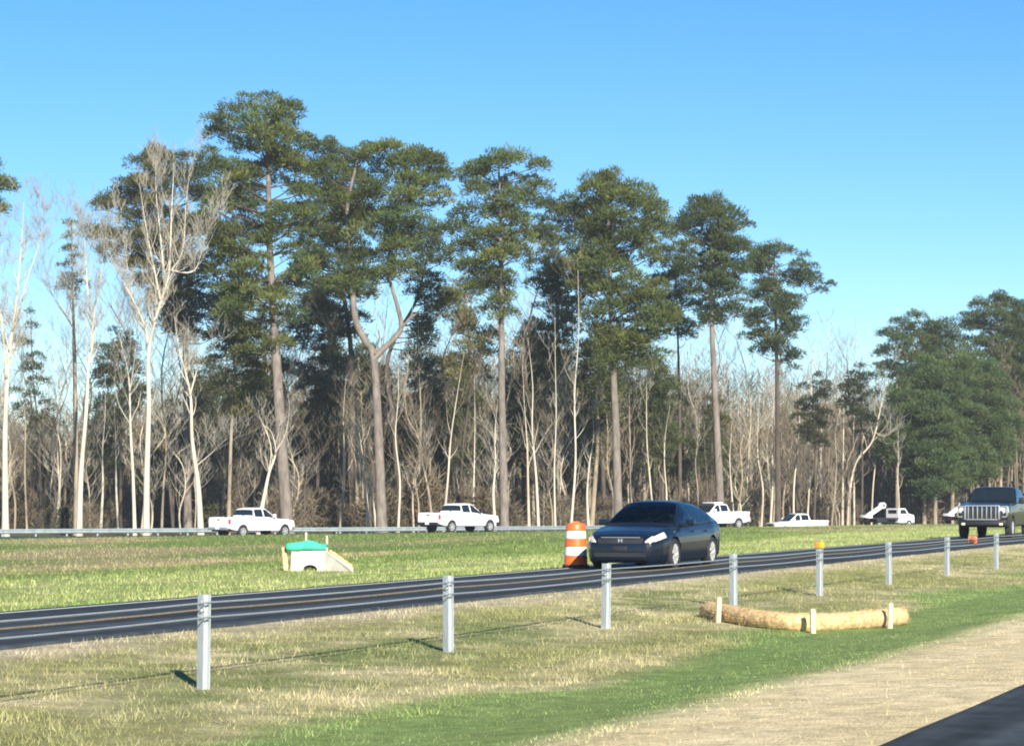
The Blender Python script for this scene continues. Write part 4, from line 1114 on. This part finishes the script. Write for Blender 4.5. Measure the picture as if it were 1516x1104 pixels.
# pale barked bare trees at the left, each along its own line
bare_tree('leftmost white barked bare tree at the edge of the picture', .0485, [(8, 790), (8, 650), (10, 560), (16, 500), (26, 430), (32, 350), (36, 300)], .30, [(.15, (10, 560), (4, 480), (-8, 400), (-14, 330)), (.10, (18, 490), (40, 420), (58, 350), (62, 310)), (.08, (14, 520), (0, 440), (6, 360))], 101, llen=(1.2, 3.2), nlimb=64, start=.48, ch=(4, 6))
bare_tree('white barked tree curving left at mid height, second from the left edge', .0485, [(118, 790), (120, 700), (128, 610), (131, 540), (137, 500), (130, 430), (126, 370), (122, 330)], .25, [(.11, (133, 520), (142, 460), (150, 400), (158, 330))], 102, llen=(1.2, 3.0), nlimb=46, start=.5, ch=(4, 6))
bare_tree('dark and pale patched snag with one bough slanting up to the left', .0505, [(112, 790), (113, 690), (112, 620), (111, 540), (110, 470), (108, 400), (107, 330)], .24, [(.12, (111, 490), (96, 462), (80, 440), (66, 418))], 103, bark='grey_bark', nlimb=30, start=.55)
bare_tree('tall straight white barked tree with a wide fan of pale twigs', .0483, [(216, 790), (217, 700), (220, 600), (220, 530), (228, 480), (240, 440), (250, 400), (254, 330), (258, 240)], .29,
          [(.17, (222, 520), (212, 480), (196, 440), (180, 410), (160, 370)), (.15, (238, 445), (226, 390), (214, 330), (206, 270)), (.13, (244, 425), (238, 350), (232, 290), (230, 240)), (.13, (254, 400), (270, 370), (276, 300), (282, 245)), (.11, (252, 400), (288, 400), (305, 350), (325, 318)), (.09, (196, 440), (186, 380), (180, 320))], 104, llen=(1.2, 3.0), nlimb=135, start=.52, ch=(4, 6), up=.7, spread=.5)
bare_tree('thin brown stemmed tree with a white foot, left of the tall white barked tree', .0487, [(199, 790), (197, 700), (193, 640), (190, 560), (180, 510), (170, 470)], .17, [(.06, (192, 580), (200, 530), (205, 480))], 105, nlimb=30, start=.5)
bare_tree('white barked tree leaning left with a fork, beside the leftmost white pickup', .0483, [(297, 790), (293, 720), (285, 650), (282, 590), (274, 550), (266, 520), (258, 470)], .27, [(.13, (281, 585), (290, 550), (298, 530)), (.07, (290, 690), (312, 670), (335, 650))], 106, llen=(1.2, 3.2), nlimb=42, start=.5, ch=(3, 5))
bare_tree('short white barked leaning tree rising behind the roof of the leftmost white pickup', .0488, [(384, 775), (392, 730), (398, 700), (408, 670), (402, 640), (388, 628)], .25, [(.09, (407, 672), (424, 640), (428, 600))], 107, nlimb=10, start=.5, llen=(1, 2.5))
bare_tree('bare tree with a bent trunk arching right, at the left edge of the green stand', .069, [(1255, 775), (1258, 730), (1263, 700), (1270, 680), (1290, 655), (1300, 620), (1308, 580), (1315, 545)], .2, [(.09, (1274, 674), (1278, 640), (1280, 590)), (.07, (1296, 640), (1310, 645), (1330, 630))], 108, bark='tan_bark', nlimb=16, start=.45)
bare_tree('straight pale bare tree with no low limbs, left of the bent bare tree', .069, [(1247, 775), (1248, 700), (1249, 620), (1251, 545), (1252, 530)], .17, [], 109, bark='tan_bark', nlimb=10, start=.6, llen=(1, 3))

# thin bare poles one can tell apart in the wood: own line each
POLES = [(657, .0495, 520, .11, 4), (640, .053, 590, -.16, 3), (700, .054, 560, .02, 3), (590, .052, 520, -.02, 3), (621, .054, 470, .0, 2), (783, .052, 540, -.03, 3), (797, .052, 500, -.05, 3), (822, .053, 460, .0, 2), (846, .050, 400, .03, 3), (871, .056, 600, .04, 3),
         (938, .054, 560, -.03, 3), (968, .053, 540, -.06, 4), (985, .056, 600, .02, 3), (1030, .058, 600, .0, 3), (1087, .064, 580, -.03, 3), (1104, .065, 575, -.05, 4), (1127, .066, 570, -.02, 3), (1141, .066, 560, .03, 3), (1175, .067, 555, .06, 3), (1195, .067, 560, .0, 3), (1225, .069, 575, .02, 3),
         (733, .053, 600, .0, 2), (505, .053, 560, .04, 3), (545, .0515, 580, -.1, 3), (556, .051, 640, -.18, 2), (612, .053, 640, .05, 2), (40, .055, 480, -.03, 3), (85, .056, 560, .0, 3), (150, .054, 560, .02, 3), (175, .056, 600, -.02, 3), (240, .055, 560, .03, 3),
         (1265, .072, 500, .01, 3), (1215, .073, 490, .0, 3), (1242, .075, 510, .0, 3), (1290, .071, 560, .04, 3), (1330, .069, 640, -.02, 2), (1495, .076, 590, .0, 2), (1508, .078, 560, .02, 2)]
for i, (x, zz, y1, ln, k) in enumerate(POLES):
    rd = random.Random(300+i); h = 775-y1
    tr = [(x + ln*h*f + rd.uniform(-3.5, 3.5)*(f > 0), 775 - h*f) for f in (0, .25, .5, .75, 1)]
    bare_tree('thin pale bare tree standing among the brown roadside woods', zz, tr, rd.uniform(.10, .16), [], 400+i, bark=rd.choice(['tan_bark', 'tan_bark', 'grey_bark', 'white_bark']), twig='twig_pale' if i % 2 else 'twig', nlimb=rd.randint(7, 14), llen=(1.0, 3.2), start=.35, maxlev=3, group='thin bare trees in the woods', up=.6, spread=.5, name='bare_tree', ch=(2, 4))

# the rest of the wood: copies of nine bare trees, scaled and turned
protos = []
for i in range(9):
    rd = random.Random(700+i); tb, tw = MB(), MB()
    H = rd.uniform(10, 19); nseg = 8; lean = Vector((rd.uniform(-.07, .07), rd.uniform(-.07, .07), 0))
    sp = smooth_path([Vector((0, 0, 0))] + [Vector((rd.uniform(-.2, .2)*k, rd.uniform(-.2, .2)*k, H*k/5)) + lean*H*k/5 for k in range(1, 6)], 5)
    r0 = rd.uniform(.07, .15); tb.tube(sp, [r0*(1-.8*k/len(sp)) for k in range(len(sp))], 7)
    for k in range(rd.randint(14, 26)):
        j = rd.randrange(int(len(sp)*.22), len(sp)-1); a = rd.uniform(0, 6.283)
        grow(tb, tw, sp[j], Vector((math.cos(a), math.sin(a), .9)), rd.uniform(1.2, 3.6), r0*.4*(1-.6*j/len(sp)), 1, rd, 3, .5, .6, (2, 5))
    nm_ = 'bare_tree'
    o = thing(nm_, 'slender grey brown bare tree in the thicket behind the tall pines', 'tree', (0, 0, 0), 0, 'bare thicket trees')
    a = tb.build('trunk', M[['grey_bark', 'tan_bark', 'shaded_bark'][i % 3]], o, sharp=None); b = tw.build('crown', M['twig' if i % 3 != 1 else 'twig_pale'], o, sharp=None)
    protos.append((o, a, b))
rd = random.Random(5); first = [True]*9
for i in range(240):
    x = rd.uniform(-60, 1560); lo = np.interp(x, [0, 800, 1060, 1110, 1560], [.051, .053, .059, .067, .072]); zz = lo + rd.random()**1.5*.022
    if 1305 < x < 1490: zz = max(zz, .081)
    k = rd.randrange(9); o, a, b = protos[k]
    if not first[k]:
        o = o.copy(); C.objects.link(o)
        for ch in (a, b):
            c = ch.copy(); C.objects.link(c); c.parent = o
    first[k] = False
    X, Y, _ = PX(x, 0, zz); o.location = (X, Y, gz1(X, Y)-.1); o.rotation_euler = (0, 0, rd.uniform(0, 6.28)); s_ = rd.uniform(.7, 1.25); o.scale = (s_, s_, s_)

# ------------------------------------------------------------------ shrubs and brush at the wood's edge
def brush_mesh(name, parent, w_, h, n, col, rg, leaf=.5):
    th = rg.uniform(0, 6.283, n); r = rg.random(n)**.6*w_; z = rg.random(n)**1.3*h
    r = r*(1.1 - (z/h)**2*.75)
    p = np.stack([np.cos(th)*r, np.sin(th)*r, z], 1)
    out = np.stack([np.cos(th)*.5, np.sin(th)*.5, np.ones(n)*rg.uniform(.2, 1.2, n)], 1) + rg.normal(size=(n, 3))*.55
    out /= np.linalg.norm(out, axis=1)[:, None]
    isl = rg.random(n) < leaf
    q = needle_quads(p, out, np.where(isl, rg.uniform(.12, .3, n), rg.uniform(.5, 1.3, n)), np.where(isl, rg.uniform(.08, .2, n), rg.uniform(.02, .045, n)), rg)
    c = np.array(col)[None]*rg.uniform(.55, 1.5, (n, 1))
    c = np.where(isl[:, None], c, np.array([.19, .155, .105])[None]*rg.uniform(.5, 1.4, (n, 1)))
    return soup(name, q, M['brush'], parent, c)
rg = np.random.default_rng(77)
kinds = [('brown leafy shrub in the brush under the roadside trees', (.095, .07, .038), .6, 'brown shrubs under the trees'), ('grey tangle of bare twigs in the brush under the roadside trees', (.11, .09, .06), .2, 'bare shrubs under the trees'), ('dark green shrub in the brush under the roadside trees', (.04, .052, .02), .85, 'green shrubs under the trees')]
sh = []
for lab, col, lf, grp in kinds:
    for v in range(2):
        o = thing('shrub', lab, 'shrub', (0, 0, 0), 0, grp)
        m_ = brush_mesh('foliage', o, 1.9, 3.0, 1500, col, rg, lf)
        st = MB()
        for k in range(9):
            a = rg.uniform(0, 6.28); st.tube([(0, 0, 0), (math.cos(a)*.4, math.sin(a)*.4, 1.1), (math.cos(a)*.9, math.sin(a)*.9, 2.2)], [.035, .025, .01], 4, cap=False)
        s2 = st.build('stems', M['grey_bark'], o, sharp=None); sh.append([o, m_, s2, True])
for i in range(150):
    x = rd.uniform(-60, 1560); lo = np.interp(x, [0, 800, 1060, 1110, 1560], [.0497, .052, .0585, .067, .072]); zz = lo + .0012 + rd.random()**1.3*.018
    k = rd.choices(range(6), [4, 4, 4, 4, 2, 2])[0]; o, a, b, f = sh[k]
    if not f:
        o = o.copy(); C.objects.link(o)
        for ch in (a, b):
            c = ch.copy(); C.objects.link(c); c.parent = o
    sh[k][3] = False
    X, Y, _ = PX(x, 0, zz); o.location = (X, Y, gz1(X, Y)-.1); o.rotation_euler = (0, 0, rd.uniform(0, 6.28)); s_ = rd.uniform(.55, 1.25); o.scale = (s_, s_, s_*rd.uniform(.8, 1.3))

# ------------------------------------------------------------------ the wood behind, one mass
rg = np.random.default_rng(99)
def wood_mass():
    N = 150000
    x = rg.uniform(-160, 1680, N); zz = .066 + rg.random(N)*.030
    zz = np.where(x > 1080, zz + .008, zz)
    ytop = np.interp(x, [-160, 0, 100, 200, 330, 500, 650, 800, 950, 1080, 1180, 1260, 1320, 1450, 1680], [620, 625, 632, 600, 555, 540, 540, 535, 540, 560, 574, 564, 566, 560, 560])
    ytop = ytop + (fbm(x*.025, zz*700, 4)-.5)*130
    X = (x-CX)*zz; Y = zz*F; g = gz(X, Y)
    top = CZ + (HY-ytop)*zz
    f = rg.random(N)**1.25
    z = g + f*(top-g)
    P_ = np.stack([X, Y, z], 1)
    kind = rg.random(N)
    stem = kind < .07; leaf = (kind > .58) & (f < .74)
    out = np.stack([rg.normal(0, .5, N), rg.normal(0, .5, N), rg.uniform(.2, 1.2, N)], 1)
    out[stem] = np.stack([rg.normal(0, .05, stem.sum()), rg.normal(0, .05, stem.sum()), np.ones(stem.sum())], 1)
    out /= np.linalg.norm(out, axis=1)[:, None]
    P_[stem, 2] = g[stem] - .2
    ln = np.where(stem, (top-g)*rg.uniform(.4, .85, N), np.where(leaf, rg.uniform(.3, .6, N), rg.uniform(.7, 2.0, N)))
    wd = np.where(stem, rg.uniform(.10, .28, N), np.where(leaf, rg.uniform(.2, .45, N), rg.uniform(.03, .07, N)))
    q = needle_quads(P_, out, ln, wd, rg)
    hue = fbm(x*.012, zz*300, 8)
    brown = np.array([.145, .110, .060]); green = np.array([.046, .056, .024])
    c = np.where((hue > .52)[:, None] & leaf[:, None], green, brown)*rg.uniform(.5, 1.4, (N, 1))
    c = np.where(stem[:, None], np.array([.225, .185, .12])*rg.uniform(.5, 1.3, (N, 1)), c)
    tag(soup('woodland', q, M['brush'], None, c), 'brown leafless wood far behind the roadside trees', 'woods', kind='stuff')
wood_mass()

# ------------------------------------------------------------------ grass
def grass(name, n, L0, L1, s0, s1, h0, h1, w0, w1, label, seed, powr=1.0, lean=.5, up=1.0, bright=1.15):
    rg = np.random.default_rng(seed)
    L = rg.uniform(L0, L1, n); s = s0 + (s1-s0)*rg.random(n)**powr
    X = s*SA - L*CA; Y = s*CA + L*SA
    px = CX + F*X/np.maximum(Y, 1); k = (px > -80) & (px < 1600) & (Y > 10); X, Y, L, s = X[k], Y[k], L[k], s[k]; n = len(X)
    dn = fbm(s*1.3, L*1.9, seed+2); k = rg.random(n) < np.clip(dn*1.8-.25, .12, 1); X, Y, L, s = X[k], Y[k], L[k], s[k]; n = len(X)
    Z = gz(X, Y) - .012 + np.where(L < 40, (fbm(s*0.8, L*1.2, 5)-0.5)*0.05, 0)
    tall = fbm(s*.9, L*1.5, seed+5)
    c = ground_colour(X, Y)*rg.uniform(.8, 1.3, (n, 1))*bright
    dry = rg.random(n) < .12; c[dry] = c[dry]*.45 + np.array([.5, .42, .24])*.55*rg.uniform(.7, 1.2, (dry.sum(), 1))
    clump = fbm(s*3.1, L*4.6, seed+9, 3); c *= (0.66 + 0.98*clump)[:, None]
    h = rg.uniform(h0, h1, n)*(.35+1.3*tall)
    out = np.stack([rg.normal(0, lean, n), rg.normal(0, lean, n), np.full(n, up)], 1); out /= np.linalg.norm(out, axis=1)[:, None]
    P_ = np.stack([X, Y, Z], 1)
    a = rg.uniform(0, 6.283, n); sd_ = np.stack([np.cos(a), np.sin(a), np.zeros(n)], 1)*rg.uniform(w0, w1, n)[:, None]
    V = np.stack([P_-sd_, P_+sd_, P_+out*h[:, None]], 1)
    o = soup(name, V, M['grass'], None, c, 3)
    tag(o, label, 'grass', kind='stuff')
grass('straw_mulch', 80000, 3.45, 6.0, 8, 60, .02, .07, .0015, .004, 'pale dry straw along the highway shoulder', 1, 1.5, 1.2, .35)
grass('short_grass', 110000, 5.6, 8.8, 8, 70, .015, .045, .002, .005, 'green grass growing along the ditch', 2, 1.5, .5)
grass('dry_grass', 260000, 8.0, 13.6, 8, 85, .02, .09, .002, .006, 'patchy tan and green grass on the slope below the road', 3, 1.4, .6)
grass('verge_grass', 120000, 18.75, 34, 15, 130, .04, .12, .005, .012, 'bright grass on the verge beyond the road', 4, 1.1, .5)
grass('field_grass', 120000, 26, 75, 40, 230, .05, .14, .008, .018, 'green grass rising to the far road', 6, 1.0, .5)

# ------------------------------------------------------------------ thin haze volume added to lift the dark tones and soften contrast
hb = MB(); hb.box((-47, 245, 16.5), (570, 640, 39.5))
hm = bpy.data.materials.new('air'); hm.use_nodes = True; hn = hm.node_tree
hn.nodes.remove(hn.nodes['Principled BSDF'])
pv = hn.nodes.new('ShaderNodeVolumePrincipled'); pv.inputs['Color'].default_value = (.80, .90, 1, 1); pv.inputs['Density'].default_value = 0.0002; pv.inputs['Anisotropy'].default_value = 0.0
hn.links.new(pv.outputs[0], hn.nodes['Material Output'].inputs['Volume'])
tag(hb.build('haze', hm, sharp=None), kind='stuff')
